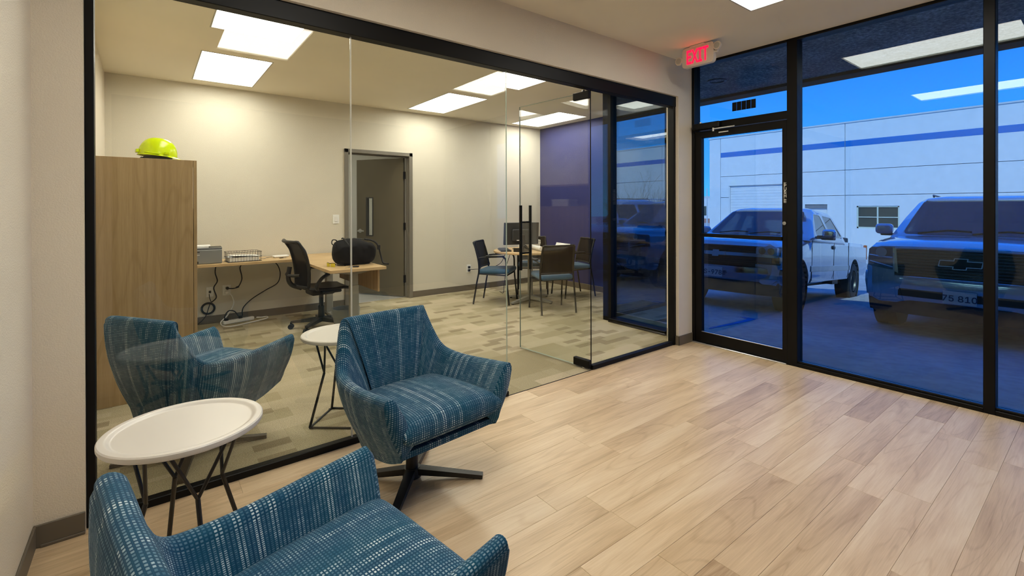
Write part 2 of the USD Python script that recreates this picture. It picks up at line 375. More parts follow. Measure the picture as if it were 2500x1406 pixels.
# ceilings
LAMPS = [(-3.862, -3.282, .56, 1.806), (-3.868, -3.300, 2.56, 3.80), (-1.330, -.745, .66, 1.905), (-1.336, -.768, 2.58, 3.81), (.55, 1.13, 2.62, 3.86), (-1.405, -.830, -2.33, -1.085), (-3.775, -3.205, -2.32, -1.085)]
def ceiling_with_wells(x0, x1, y0, y1):
    p = sbox(x0, y0, x1, y1)
    for l in LAMPS:
        q = sbox(l[0] - .006, l[2] - .006, l[1] + .006, l[3] + .006)
        if p.intersects(q): p = p.difference(q)
    return extrude(p, 'z', H, H + .1)
struct('ceiling', ceiling_with_wells(XL - .2, .11, YB - .2, D + .15), M['ceiling'], 'flat painted ceiling over lobby and office', False)
struct('ceiling_bay', ceiling_with_wells(.11, 1.45, 1.2, D + .15), M['ceiling'], None, False)

# walls
struct('wall_left', bx(XL - .12, XL, YB - .1, D + .12, -.08, H), M['wall'], 'greige side wall at the left of the lobby')
struct('wall_rear', bx(XL - .12, .11, YB - .12, YB, -.08, H), M['wall_rear'], 'dark grey wall behind the camera')
struct('wall_partition', [bx(XL, -4.458, -.04, .095, -.08, H), bx(-4.458, -.228, -.04, .095, 2.455, H), bx(-.228, .0, -.04, .095, -.08, H), bx(-.045, .11, .095, .235, -.08, H)], M['wall'], 'greige bulkhead, stub and end column around the glass partition')
OX0, OX1, OZ = -2.125, -1.21, 2.145
struct('wall_back', [bx(XL, OX0, D, D + .12, -.08, H), bx(OX1, 1.45, D, D + .12, -.08, H), bx(OX0, OX1, D, D + .12, OZ, H)], M['wall_office'], 'beige rear wall of the office')
struct('wall_right', bx(1.337, 1.42, 1.25, D, -.08, H), M['blue'], 'blue-violet accent wall of the office')
BH, BT = .092, .009
def baseboard(n, m): struct('baseboard_' + n, m, M['base'])
baseboard('left', [bx(XL, XL + BT, YB, -.04, 0, BH, .003), bx(XL, XL + BT, .1, D, 0, BH, .003)])
baseboard('partition', [bx(XL, -4.458, -.04 - BT, -.04, .0, BH, .003), bx(XL + .02, -4.458, -.04 - BT * 1.6, -.04, .0, .012, .002)])
baseboard('column', [bx(-.228 - BT, .0, -.04 - BT, -.04, 0, BH, .003), bx(-.228 - BT, -.228, -.04 - BT, .0, 0, BH, .003), bx(-.045 - BT, -.045, .095, .235, 0, BH, .003)])
baseboard('back', [bx(XL, -2.165, D - BT, D, 0, BH, .003), bx(-1.17, 1.337, D - BT, D, 0, BH, .003)])
baseboard('right', bx(1.337 - BT, 1.337, 1.3, D, 0, BH, .003))

# back doorway: hollow-metal frame and a leaf standing open into the room behind
d1 = sthing('door_1', 'dark olive office door standing ajar in its grey metal frame')
def jamb(x0, x1, z0, z1):
    return [bx(x0, x1, D - .022, D + .13, z0, z1, .004)]
obj('frame', jamb(-2.165, -2.112, 0, 2.19) + jamb(-1.223, -1.17, 0, 2.19) + jamb(-2.165, -1.17, 2.137, 2.19) + [bx(-2.115, -2.10, D + .04, D + .09, 0, 2.14), bx(-1.238, -1.22, D + .04, D + .09, 0, 2.14), bx(-2.11, -1.225, D + .04, D + .09, 2.12, 2.14)], M['frame'], d1)
th = math.radians(61); HX, HY = -1.245, D + .125
def leafpt(m): return moved(m, (HX, HY, 0), rz=180 - 61)
outer, hole = sbox(0.0, .012, .90, 2.125), sbox(.585, .93, .70, 1.52)
obj('leaf', leafpt(extrude(outer.difference(hole), 'y', -.022, .022)), M['doorleaf'], d1)
obj('lite_frame', leafpt(extrude(sbox(.572, .917, .713, 1.533).difference(hole.buffer(-.004)), 'y', -.027, .027)), M['darkplastic'], d1)
obj('lite_pane', leafpt(bx(.583, .702, -.003, .003, .93, 1.52)), M['glass'], d1)
for z in (.28, 1.08, 1.86): obj('hinge', [bx(HX - .02, HX + .015, D + .088, D + .128, z - .055, z + .055, .003), cyl((HX - .005, D + .10, z - .058), (HX - .005, D + .10, z + .058), .009)], M['black'], d1)
obj('lever_handle', [leafpt(cyl((.83, .022, 1.0), (.83, .075, 1.0), .012)), leafpt(bx(.72, .84, .06, .078, .988, 1.012, .005)), leafpt(cyl((.83, .02, 1.0), (.83, .03, 1.0), .032))], M['alu'], d1)

# room behind the doorway
M['wall_store'] = paint('store_wall_paint', (.66, .65, .60))
struct('wall_store', [bx(-3.3, -3.2, D + .12, 7.4, -.08, H), bx(-.2, -.1, D + .12, 7.4, -.08, H), bx(-3.3, -.1, 7.4, 7.5, -.08, H)], M['wall_store'], 'pale walls of the room behind the office door')
struct('floor_store', bx(-3.3, -.1, D + .10, 7.5, -.08, -.001), plain('grey_vinyl', (.34, .33, .30), .5, vary=.08), 'grey floor of the room behind the office door')
struct('ceiling_store', bx(-3.3, -.1, D + .15, 7.5, H, H + .1), M['ceiling'])

# ---------------------------------------------------------------- glass partition
gp = sthing('trim_2', 'black framed frameless-joint glass partition between lobby and office')
M_frame = M['black']
obj('top_rail', bx(-4.458, -.228, -.012, .062, 2.356, 2.455, .003), M_frame, gp)
obj('bottom_rail', bx(-4.458, -2.247, .0, .048, .0, .036, .003), M_frame, gp)
obj('bottom_rail', bx(-1.385, -.265, .0, .048, .0, .036, .003), M_frame, gp)
obj('end_post', bx(-4.458, -4.428, -.012, .062, .0, 2.36, .003), M_frame, gp)
obj('end_post', bx(-.265, -.2285, -.008, .062, .0, 2.36, .003), M_frame, gp)
for a, b in ((-4.43, -3.3485), (-3.3415, -2.247), (-1.380, -.262)):
    obj('glass_pane', leaned(bx(a, b, .024, .034, .03, 2.36), 1), M['glass'], gp, False)
def silicone():
    g = G(); return g.done('clear_silicone', g('mix_closure', 'closure', fac=.62, closure1=g('transparent_bsdf', 'BSDF', color=(.95, .95, .92)), closure2=g('principled_bsdf', 'BSDF', base_color=(.78, .77, .70), roughness=.25)))
M['seal'] = silicone()
obj('joint_seal', leaned(bx(-3.3485, -3.3415, .023, .035, .036, 2.356), 1), M['seal'], gp, False)
M['edge'] = plain('polished_glass_edge', (.42, .50, .42), .2)
obj('glass_edge', leaned(bx(-2.248, -2.2455, .0242, .0338, .01, 2.356), 1), M['edge'], gp, False)
obj('glass_edge', leaned(bx(-1.3825, -1.3798, .0242, .0338, .036, 2.356), 1), M['bronze'], gp, False)

d3 = sthing('door_2', 'frameless glass office door swung open on black corner patches', (-1.402, .030, 0), math.degrees(math.atan2(.866, -.078)))
obj('leaf', bx(.005, .868, -.006, .006, .012, 2.335), M['glass'], d3, False)
obj('glass_edge', [bx(.868, .870, -.006, .006, .012, 2.335), bx(.0, .87, -.006, .006, .009, .012), bx(.16, .87, -.006, .006, 2.335, 2.338)], M['edge'], d3, False)
obj('patch_fitting', bx(-.012, .165, -.019, .019, .012, .078, .004), M['black'], d3)
obj('patch_fitting', bx(-.012, .165, -.019, .019, 2.282, 2.345, .004), M['black'], d3)
obj('pivot', [cyl((.06, 0, 0), (.06, 0, .014), .016), cyl((.06, 0, 2.34), (.06, 0, 2.36), .014)], M['alu'], d3)
for s in (-1, 1):
    h = obj('pull_handle', [tube([(.79, s * .062, .77), (.79, s * .062, 1.385)], .0145, 16)], M['black'], d3)
    for z in (.93, 1.225): obj('standoff', cyl((.79, s * .006, z), (.79, s * .062, z), .009), M['black'], h)

# ---------------------------------------------------------------- storefront (inner face at x = 0)
FD = .112
def win(n, label): return sthing(f'window_{n}', label)
def pane(parent, y0, y1, z0, z1, x=.05): obj('glass_pane', leaned(moved(bx(x, x + .008, y0, y1, z0 - 0, z1)), 0), M['tint'], parent, False)
w1 = win(1, 'wide fixed storefront pane facing the parked vehicles')
obj('mullion', bx(0, FD, -1.064, -.979, 0, H, .003), M['bronze'], w1)
obj('sill', [bx(0, FD, -2.245, -1.06, -.01, .030, .003), bx(.012, .035, -2.245, -1.06, .030, .046, .002)], M['bronze'], w1)
obj('head', bx(0, FD, -2.245, -1.06, H - .024, H, .003), M['bronze'], w1)
obj('glazing_bead', bx(.036, .064, -2.245, -1.06, .030, .040, .002), M['alu'], w1)
pane(w1, -2.245, -1.062, .03, H - .02)
w2 = win(2, 'storefront pane at the right edge beyond the second mullion')
obj('mullion', bx(0, FD, -2.302, -2.242, 0, H, .003), M['bronze'], w2)
obj('sill', [bx(0, FD, -3.6, -2.30, -.01, .030, .003), bx(.012, .035, -3.6, -2.30, .030, .046, .002)], M['bronze'], w2)
obj('head', bx(0, FD, -3.6, -2.30, H - .024, H, .003), M['bronze'], w2)
obj('glazing_bead', bx(.036, .064, -3.6, -2.30, .030, .040, .002), M['alu'], w2)
pane(w2, -3.6, -2.30, .03, H - .02)
w3 = win(3, 'storefront pane behind the camera side of the lobby')
obj('mullion', [bx(0, FD, -3.66, -3.60, 0, H), bx(0, FD, -5.2, -5.14, 0, H)], M['bronze'], w3)
obj('sill', bx(0, FD, -5.14, -3.66, -.01, .03), M['bronze'], w3)
obj('head', bx(0, FD, -5.14, -3.66, H - .024, H), M['bronze'], w3)
pane(w3, -5.14, -3.66, .03, H - .02)
w4 = win(4, 'transom pane above the entrance door')
obj('jamb', bx(0, FD, -.068, .0, 0, H, .003), M['bronze'], w4)
obj('head', bx(0, FD, -.98, -.066, H - .024, H, .003), M['bronze'], w4)
obj('transom_bar', bx(0, FD, -.98, -.066, 2.128, 2.198, .003), M['bronze'], w4)
pane(w4, -.98, -.066, 2.195, H - .02)
# address strip on the transom glass, five dark squares parted by pale gaps
obj('address_strip', [leaned(bx(.044, .0495, -.682 + i * .0464 + .0022, -.682 + (i + 1) * .0464 - .0022, 2.279, 2.361), 0) for i in range(5)], M['black'], w4, False)

d2 = sthing('door_3', 'narrow-stile aluminium and glass entrance door')
obj('hinge_stile', bx(.012, .062, -.142, -.060, .012, 2.122, .003), M['bronze'], d2)
obj('lock_stile', bx(.012, .062, -.977, -.934, .012, 2.122, .003), M['bronze'], d2)
obj('top_rail', bx(.012, .062, -.94, -.135, 2.056, 2.122, .003), M['bronze'], d2)
obj('bottom_rail', bx(.012, .062, -.94, -.135, .012, .120, .003), M['bronze'], d2)
obj('glazing_bead', bx(.009, .03, -.935, -.141, .116, .124, .002), M['alu'], d2)
obj('glass_pane', leaned(bx(.034, .041, -.936, -.14, .118, 2.058), 0), M['tint'], d2, False)
obj('push_bar', bx(-.012, .020, -.940, -.136, 1.070, 1.104, .004), M['bronze'], d2)
obj('threshold', bx(-.018, .10, -.979, -.02, -.004, .011, .004), M['alu'], d2)
obj('lock_cylinder', [cyl((-.002, -.957, 1.222), (.014, -.957, 1.222), .0155), cyl((-.004, -.957, 1.222), (.0, -.957, 1.222), .008)], M['alu'], d2)
obj('pull_handle', [tube(spline([(.075, -.955, .95), (.14, -.955, .97), (.14, -.955, 1.18), (.075, -.955, 1.2)], 20), .012)], M['bronze'], d2)
cl = obj('door_closer', [bx(-.055, .010, -.37, -.075, 2.135, 2.192, .008)], M['bronze'], d2)
obj('closer_arm', [bx(-.04, -.026, -.52, -.30, 2.118, 2.130, .002), cyl((-.03, -.30, 2.10), (-.03, -.30, 2.14), .012), cyl((-.03, -.16, 2.19), (-.03, -.16, 2.206), .012), bx(-.042, -.03, -.46, -.36, 2.076, 2.088, .002)], M['alu'], cl)
ps = obj('push_sign', bx(.0095, .0125, -.9765, -.9465, 1.395, 1.585, .001), M['black'], d2)
M['lettering'] = plain('pale_lettering', (.72, .70, .62), .6)
sg = [text_on(ch, .026, .001, (.0085, -.9615, 1.552 - .0305 * i), (0, -1, 0), (0, 0, 1)) for i, ch in enumerate('PUSH')]
for z0 in (1.574, 1.430, 1.420, 1.410): sg.append(bx(.0085, .0098, -.9705, -.953, z0 - .002, z0 + .002))
sg += [bx(.0085, .0098, -.953, -.951, 1.402, 1.580), bx(.0085, .0098, -.9705, -.951, 1.400, 1.403)]
obj('push_lettering', sg, M['lettering'], ps)

# office-side window in line with the storefront, and the glazed return of the bay
w5 = win(5, 'dark tinted office window behind the fixed partition pane')
obj('jamb', [bx(0, FD, .235, .262, 0, H), bx(0, FD, 1.07, 1.20, 0, H, .003)], M['bronze'], w5)
obj('sill', bx(-.045, FD, .26, 1.075, -.01, .045, .003), M['bronze'], w5)
obj('head', bx(0, FD, .26, 1.075, H - .05, H), M['bronze'], w5)
pane(w5, .26, 1.075, .04, H - .04)
w6 = win(6, 'glazed return side of the office bay')
obj('jamb', [bx(1.30, 1.45, 1.19, 1.25, -.1, H)], M['bronze'], w6)
obj('sill', bx(.11, 1.31, 1.19, 1.25, -.12, .045), M['bronze'], w6)
obj('head', bx(.11, 1.31, 1.19, 1.25, H - .05, H), M['bronze'], w6)
M['dark_tint'] = glass('dark_tinted_glass', (.12, .14, .16), .34)
obj('glass_pane', leaned(bx(.10, 1.31, 1.215, 1.223, .04, H - .04), 1), M['dark_tint'], w6, False)

# ---------------------------------------------------------------- ceiling lamps, two by four feet
def lamp(label, k, group='recessed office lamps'):
    x0, x1, y0, y1 = LAMPS[k]; cx, cy = (x0 + x1) / 2, (y0 + y1) / 2; hx, hy = (x1 - x0) / 2, (y1 - y0) / 2
    t = thing('ceiling_light', label, 'ceiling light', (cx, cy, H), 0, group)
    fr = sbox(-hx - .010, -hy - .010, hx + .010, hy + .010).difference(sbox(-hx, -hy, hx, hy))
    obj('frame', extrude(fr, 'z', -.003, -.0004), M['trim'], t, False)
    obj('housing', [bx(-hx - .005, -hx, -hy - .005, hy + .005, 0, .085), bx(hx, hx + .005, -hy - .005, hy + .005, 0, .085), bx(-hx, hx, -hy - .005, -hy, 0, .085), bx(-hx, hx, hy, hy + .005, 0, .085), bx(-hx - .005, hx + .005, -hy - .005, hy + .005, .085, .095)], M['trim'], t, False)
    rec = .05 if k < 5 else .012
    obj('diffuser', bx(-hx, hx, -hy, hy, rec, rec + .006), M['panel'], t, False)
    return t
lamp('flat ceiling lamp over the office nearest the glass, left pair', 0)
lamp('flat ceiling lamp over the desk, by the beige wall, left pair', 1)
lamp('flat ceiling lamp nearest the glass, over the carpet, middle pair', 2)
lamp('flat ceiling lamp by the beige wall, above the back doorway', 3)
lamp('flat ceiling lamp above the round table, beside the blue wall', 4)
lamp('lobby ceiling lamp cut by the top edge, before the entrance', 5, 'recessed lobby lamps')
lamp('lobby ceiling lamp over the lounge chairs, seen mirrored in the glass', 6, 'recessed lobby lamps')
st = thing('ceiling_light', 'ceiling lamp of the room behind the office door', 'ceiling light', (-1.9, 5.6, H))
obj('diffuser', bx(-.3, .3, -.6, .6, -.006, -.001), M['panel'], st, False)

# emergency exit sign hung from the ceiling
ex = thing('exit_sign', 'white exit sign with lit red letters and two lamp heads', 'exit sign', (-.47, -.42, 2.715), 0)
M['signwhite'] = plain('sign_housing', (.70, .62, .52), .45)
sh = manifold3d.CrossSection.square([.255, .118], True).offset(.030, manifold3d.JoinType.Round, 2.0, 24)
hs = man(manifold3d.Manifold.extrude(sh, .042)); hs = T(np.stack([hs.vertices[:, 2] - .021, hs.vertices[:, 0], hs.vertices[:, 1]], 1), hs.faces)
hs.fix_normals(); obj('housing', hs, M['signwhite'], ex)
obj('canopy', [bx(-.03, .03, -.075, .075, .082, .0975, .004), bx(-.012, .012, -.02, .02, .085, .097)], M['signwhite'], ex)
M['redlit'] = emit('lit_red_letter', (1.0, .006, .035), 2.6)
let = text_on('EXIT', .118, .004, (-.0215, 0.0, 0.0), (0, -1, 0), (0, 0, 1)); bb = let.bounds
v = np.array(let.vertices); v[:, 1] = (v[:, 1] - (bb[0][1] + bb[1][1]) / 2) * (.215 / (bb[1][1] - bb[0][1])); obj('letters', T(v, let.faces), M['redlit'], ex, False)
for s in (-1, 1):
    hd = obj('lamp_head', [rot_to(lathe([(0, -.02), (.02, -.02), (.034, -.004), (.037, .010), (.034, .018), (0, .018)], 24), np.array([[0, 0, -1], [0, 1, 0], [1, 0, 0]]).astype(float), (-.012, s * .192, .008 + (.03 if s < 0 else -.02))), cyl((0, s * .13, 0), (0, s * .185, 0), .012)], M['signwhite'], ex)
    obj('lens', rot_to(lathe([(0, .021), (.026, .019), (.029, .012)], 20), np.array([[0, 0, -1], [0, 1, 0], [1, 0, 0]]).astype(float), (-.012, s * .192, .008 + (.03 if s < 0 else -.02))), M['trim'], hd)

# light switches and outlets on the walls
def plate(label, cat_, x, y, z, w, h, kids, axis='y', group=None):
    t = thing('wall_switch' if cat_ == 'switch' else 'wall_outlet', label, cat_, (x, y, z), 0 if axis == 'y' else 90, group)
    obj('cover_plate', bx(-w / 2, w / 2, -.007, -.0003, -h / 2, h / 2, .003), M['whiteplastic'], t)
    for k in kids: obj(k[0], k[1], k[2], t)
    return t
plate('white rocker light switch beside the back doorway', 'switch', -2.277, D, 1.21, .085, .125, [('rocker', bx(-.017, .017, -.011, -.006, -.034, .034, .003), M['paper'])])
plate('white switch at the near end of the blue wall', 'switch', 1.337, 2.70, 1.80, .075, .12, [('rocker', bx(-.017, .017, -.011, -.006, -.034, .034, .003), M['paper'])], 'x')
# ================================================================ lounge chairs
def uvmesh(P, closed_u=False):
    """Grid (a, b, 3) -> (mesh, uv by arc length)."""
    a, b = P.shape[:2]
    du = np.r_[0, np.cumsum(np.linalg.norm(np.diff(P, axis=0), axis=2).mean(1))]
    dv = np.c_[np.zeros(a), np.cumsum(np.linalg.norm(np.diff(P, axis=1), axis=2), 1)]
    uv = np.stack([np.repeat(du[:, None], b, 1), dv], -1).reshape(-1, 2)
    return P, uv
def shell_parts():
    """The upholstered tub: a U-shaped wall, arm - back - arm, swept from cross-sections."""
    # control stations from the left arm's front round the back to the middle of the back: outer top, outer bottom, thickness, inner-bottom height
    st = [  # x, y, z top           x, y, z bottom         thickness
        ((.370, .345, .592), (.350, .255, .305), .056),
        ((.250, .347, .580), (.235, .250, .258), .058),
        ((.120, .345, .568), (.110, .242, .228), .060),
        ((.000, .338, .562), (.010, .234, .212), .062),
        ((-.095, .331, .566), (-.075, .224, .212), .064),
        ((-.158, .320, .580), (-.130, .210, .220), .066),
        ((-.200, .302, .618), (-.165, .192, .230), .066),
        ((-.232, .282, .680), (-.188, .172, .238), .066),
        ((-.258, .265, .742), (-.202, .150, .244), .062),
        ((-.277, .251, .789), (-.208, .128, .249), .060),
        ((-.288, .225, .806), (-.212, .110, .252), .060),
        ((-.290, .120, .808), (-.216, .065, .254), .060),
        ((-.292, .000, .809), (-.218, .000, .255), .060)]
    tops = spline([s[0] for s in st], 70); bots = spline([s[1] for s in st], 70); th = np.interp(np.linspace(0, 1, len(tops)), np.linspace(0, 1, len(st)), [s[2] for s in st])
    mir = lambda A: np.vstack([A, (A * [1, -1, 1])[-2::-1]])
    tops, bots, th = mir(tops), mir(bots), np.r_[th, th[-2::-1]]
    n = len(tops); rows = []
    # plan tangent -> inward normal
    tg = np.gradient(tops * [1, 1, 0], axis=0); tg /= np.linalg.norm(tg, axis=1)[:, None]
    inw = np.stack([-tg[:, 1], tg[:, 0], np.zeros(n)], 1)
    cen = np.array([.05, 0, 0]); flip = np.sign(((cen - tops) * [1, 1, 0] * inw).sum(1)); inw *= flip[:, None]
    for _ in range(6): inw[1:-1] = (inw[:-2] + 2 * inw[1:-1] + inw[2:]) / 4
    inw /= np.linalg.norm(inw, axis=1)[:, None]
    sec = []
    vs = np.linspace(0, 1, 15)
    for i in range(n):
        Tp, B, t = tops[i], bots[i], th[i]; up = (Tp - B) / np.linalg.norm(Tp - B); r = t * .46
        ring = []
        for v in vs[::-1]:                              # outer face from the bottom up
            p = Tp - (Tp - B) * v; p = p - inw[i] * ((.016 + .016 * (tops[i][0] < -.2)) * math.sin(math.pi * min(v * 1.15, 1))) - up * (r if v == 0 else 0) * 1.0
            ring.append(p)
        c0 = Tp + inw[i] * r - up * r
        for a in np.linspace(0, math.pi, 9)[1:-1]: ring.append(c0 - inw[i] * r * math.cos(a) + up * r * math.sin(a))
        Ti = Tp + inw[i] * 2 * r - up * r
        zi = .325; Bi = B + inw[i] * (t * 1.0); Bi = np.array([Bi[0], Bi[1], max(B[2] + .05, .30)])
        for v in vs: ring.append(Ti + (Bi - Ti) * v + inw[i] * .012 * math.sin(math.pi * v))
        sec.append(ring)
    P = np.array(sec)                                    # (n, ring, 3)
    return P, bots
def lounge_mesh():
    P, bots = shell_parts(); n, k = P.shape[:2]
    du = np.r_[0, np.cumsum(np.linalg.norm(np.diff(P[:, 20], axis=0), axis=1))]; dv = np.cumsum(np.r_[0, np.linalg.norm(np.diff(P[n // 2], axis=0), axis=1)])
    uv = np.stack(np.meshgrid(du, dv, indexing='ij'), -1).reshape(-1, 2)
    idx = np.arange(n * k).reshape(n, k); q = np.stack([idx[:-1, :-1], idx[1:, :-1], idx[1:, 1:], idx[:-1, 1:]], -1).reshape(-1, 4)
    F = np.vstack([q[:, [0, 1, 2]], q[:, [0, 2, 3]]]); V = P.reshape(-1, 3)
    Vs, Fs, U = [V], [F], [uv]
    # arm fronts: softly pillowed caps
    base = len(V)
    for e, sgn in ((0, 1), (n - 1, -1)):
        ring = P[e]; c = ring.mean(0); m1 = c + (ring - c) * .82 + [.014, 0, 0]; m2 = c + (ring - c) * .35 + [.019, 0, 0]
        R3 = np.array([ring, m1, m2, np.repeat((c + [.020, 0, 0])[None], k, 0)])
        i2 = np.arange(4 * k).reshape(4, k) + base
        q = np.stack([i2[:-1], np.roll(i2, -1, 1)[:-1], np.roll(i2, -1, 1)[1:], i2[1:]], -1).reshape(-1, 4)
        f = np.vstack([q[:, [0, 1, 2]], q[:, [0, 2, 3]]]); f = f if sgn < 0 else f[:, ::-1]
        Vs.append(R3.reshape(-1, 3)); Fs.append(f); U.append(np.stack([R3[..., 1] + .5, R3[..., 2]], -1).reshape(-1, 2)); base += 4 * k
    shell = trimesh.Trimesh(np.vstack(Vs), np.vstack(Fs), process=False); uvs = np.vstack(U)
    # check the orientation: outer face must look outwards
    fn = shell.face_normals; fc = shell.triangles_center - [0, 0, .5]
    half = len(F); sel = (np.arange(len(fn)) < half); out = (P[n // 2, 3] - [0, 0, .5])
    if fn[np.argmin(np.linalg.norm(shell.triangles_center[:half] - P[n // 2, 3], axis=1))] @ out < 0:
        f = np.array(shell.faces); f[:half] = f[:half, ::-1]; shell = trimesh.Trimesh(shell.vertices, f, process=False)
    return shell, uvs, bots
def fix_faces(m):
    return m
def cushion_mesh():
    """A crowned loose seat cushion."""
    a, b = 46, 46; P = np.zeros((a, b, 3)); h, zc = .066, .404
    top, bot = [], []
    us, ws = np.linspace(-1, 1, a), np.linspace(-1, 1, b)
    f = lambda t: np.sign(t) * (1 - (1 - np.abs(t)) ** 1.7)
    V, UV = [], []
    for side in (1, -1):
        for i in range(a):
            for j in range(b):
                u, w = f(us[i]), f(ws[j])
                x = .108 + u * .280; y = w * (.262 - .016 * (1 - u) / 2 - .02 * max(0, -u) ** 2)
                e = (1 - abs(u) ** 9) * (1 - abs(w) ** 9); e = max(e, 0) ** .42
                crown = .016 * (1 - u * u) * (1 - w * w)
                V.append((x, y, zc + side * (h * e + (crown if side > 0 else 0)) + .012 * u)); UV.append((y + .4 + (.07 * (w > .97)), x + .5 + (zc - V[-1][2]) * (u > .93)))
    idx = np.arange(a * b).reshape(a, b); q = np.stack([idx[:-1, :-1], idx[1:, :-1], idx[1:, 1:], idx[:-1, 1:]], -1).reshape(-1, 4)
    F1 = np.vstack([q[:, [0, 1, 2]], q[:, [0, 2, 3]]]); F2 = F1[:, ::-1] + a * b
    return T(V, np.vstack([F1, F2])), np.array(UV)
def make_lounge(label, loc, rz):
    t = thing('lounge_chair', label, 'lounge chair', loc, rz)
    shell, uv, bots = lounge_mesh(); obj('shell', shell, M['weave'], t, True, uv)
    # front rail and underside: one hull below the cushion
    B = bots[[0, 8, 16, 24, 32, 40, 48, len(bots) // 2]]; B = np.vstack([B, B * [1, -1, 1]])
    inn = B * [.985, .97, 1]
    hl = hull(np.vstack([inn + [0, 0, .004], inn * [1, 1, 0] + [0, 0, .336] * np.ones((len(inn), 1))]))
    hl = hl.subdivide_to_size(.03); fn = np.array(hl.vertex_normals); uvh = np.stack([hl.vertices[:, 1] + .4, hl.vertices[:, 2] + hl.vertices[:, 0] * (np.abs(fn[:, 2]) > .6)], 1)
    hl2 = trimesh.Trimesh(hl.vertices, hl.faces, process=False)
    obj('seat_base', hl2, M['weave'], t, False, uvh)
    cu, cuv = cushion_mesh(); obj('seat_cushion', cu, M['weave'], t, True, cuv)
    hub = obj('swivel_post', [cyl((0, 0, .035), (0, 0, .26), .030, n=24), cyl((0, 0, .015), (0, 0, .062), .046, .040, 24), bx(-.11, .11, -.11, .11, .215, .232, .003)], M['rod'], t)
    for a in (45, 135, 225, 315):
        lg = hull([(.02, -.023, .030), (.02, .023, .030), (.02, -.023, .062), (.02, .023, .062), (.355, -.017, .003), (.355, .017, .003), (.355, -.017, .021), (.355, .017, .021)])
        obj('base_leg', moved(lg, rz=a), M['rod'], t)
    return t
ch1 = make_lounge('teal woven lounge chair in the lobby facing away from the glass wall', (-3.232, -.545, 0), -83.5)
ch2 = dup(ch1, 'teal woven lounge chair cut by the bottom edge, nearest the viewer', (-4.022, -1.635, 0), 9)
ch3 = dup(ch1, 'teal woven lounge chair behind the glass, beside the tall oak cabinet', (-4.062, .492, 0), 33)

# ================================================================ side tables
def make_table(label, loc, rz):
    t = thing('side_table', label, 'side table', loc, rz)
    obj('table_top', lathe([(0, .538), (.225, .538), (.243, .541), (.247, .548), (.247, .560), (.243, .5645), (.228, .5655), (.219, .563), (.213, .5575), (.205, .556), (0, .556)], 72), M['white'], t, 40)
    obj('top_bracket', [bx(-.10, .10, -.10, .10, .528, .538, .002), bx(-.025, .025, -.025, .025, .495, .53, .003)], M['rod'], t)
    r = .0062
    for k in range(4):
        a = math.radians(90 * k); ca, sa = math.cos(a), math.sin(a)
        P = lambda rad, ang, z: (rad * math.cos(a + math.radians(ang)), rad * math.sin(a + math.radians(ang)), z)
        foot, joint = P(.205, 0, .007), P(.118, 0, .325)
        lf = obj('leg', [tube([P(.190, 6, .0065), foot, joint], .0078, 10), tube([joint, P(.172, 33, .532)], r, 10), tube([joint, P(.172, -33, .532)], r, 10)], M['rod'], t)
    F = [(.205 * math.cos(math.radians(90 * k)), .205 * math.sin(math.radians(90 * k)), .0065) for k in range(4)]
    for k in range(4): obj('floor_rod', tube([F[k], F[(k + 1) % 4]], r, 10), M['rod'], t)
    return t
tb1 = make_table('round white side table between the two near lounge chairs', (-4.145, -.605, 0), 14)
tb2 = dup(tb1, 'round white side table behind the glass, partly hidden by a chair', (-3.283, .392, 0), 4)
# ================================================================ office: tall cabinet, helmet, desk
cb = thing('cabinet', 'tall oak laminate cabinet with open niche, by the left wall', 'cabinet', (-4.29, 1.60, 0))
cx0, cx1, cl, chh = -.318, .318, 1.27, 1.722
obj('side_panel', bx(cx0, cx1 - .023, 0, .026, .0, chh, .0015), M['oak'], cb)
obj('front_stile', bx(cx1 - .0205, cx1, 0, .026, .0, chh, .0015), M['oak'], cb)
obj('side_panel', bx(cx0, cx1 - .02, cl - .026, cl, .0, chh, .0015), M['oak'], cb)
obj('top_panel', bx(cx0, cx1, .026, cl - .026, chh - .026, chh, .0015), M['oak'], cb)
obj('back_panel', bx(cx0, cx0 + .012, .026, cl - .026, .03, chh - .026), M['oak'], cb)
obj('shelf', bx(cx0 + .012, cx1 - .03, .026, cl - .026, 1.362, 1.384), M['oak'], cb)
obj('divider', bx(cx0 + .012, cx1 - .03, .20, .222, .05, chh - .026), M['oak'], cb)
obj('plinth', bx(cx0, cx1 - .03, .02, cl - .02, .0, .05), M['black'], cb)
for a, b in ((.225, .73), (.734, cl - .028)):
    d = obj('door', bx(cx1 - .020, cx1, a, b, .055, 1.36, .0015), M['oak'], cb)
    obj('door_pull', tube([(cx1, (.70 if a < .5 else .764), .95), (cx1 + .028, (.70 if a < .5 else .764), .95), (cx1 + .028, (.70 if a < .5 else .764), 1.08), (cx1, (.70 if a < .5 else .764), 1.08)], .005), M['alu'], d)
for z0, z1 in ((.055, .5), (.504, .93), (.934, 1.36)): obj('drawer_front', bx(cx1 - .020, cx1, .028, .221, z0, z1, .0015), M['oak'], cb)
bxw = thing('storage_box', 'white box lying in the open niche of the oak cabinet', 'box', (-4.20, 2.45, 1.3845))
obj('box', bx(-.13, .13, -.16, .16, 0, .10, .003), M['paper'], bxw); obj('lid', bx(-.134, .134, -.164, .164, .08, .112, .003), M['whiteplastic'], bxw)

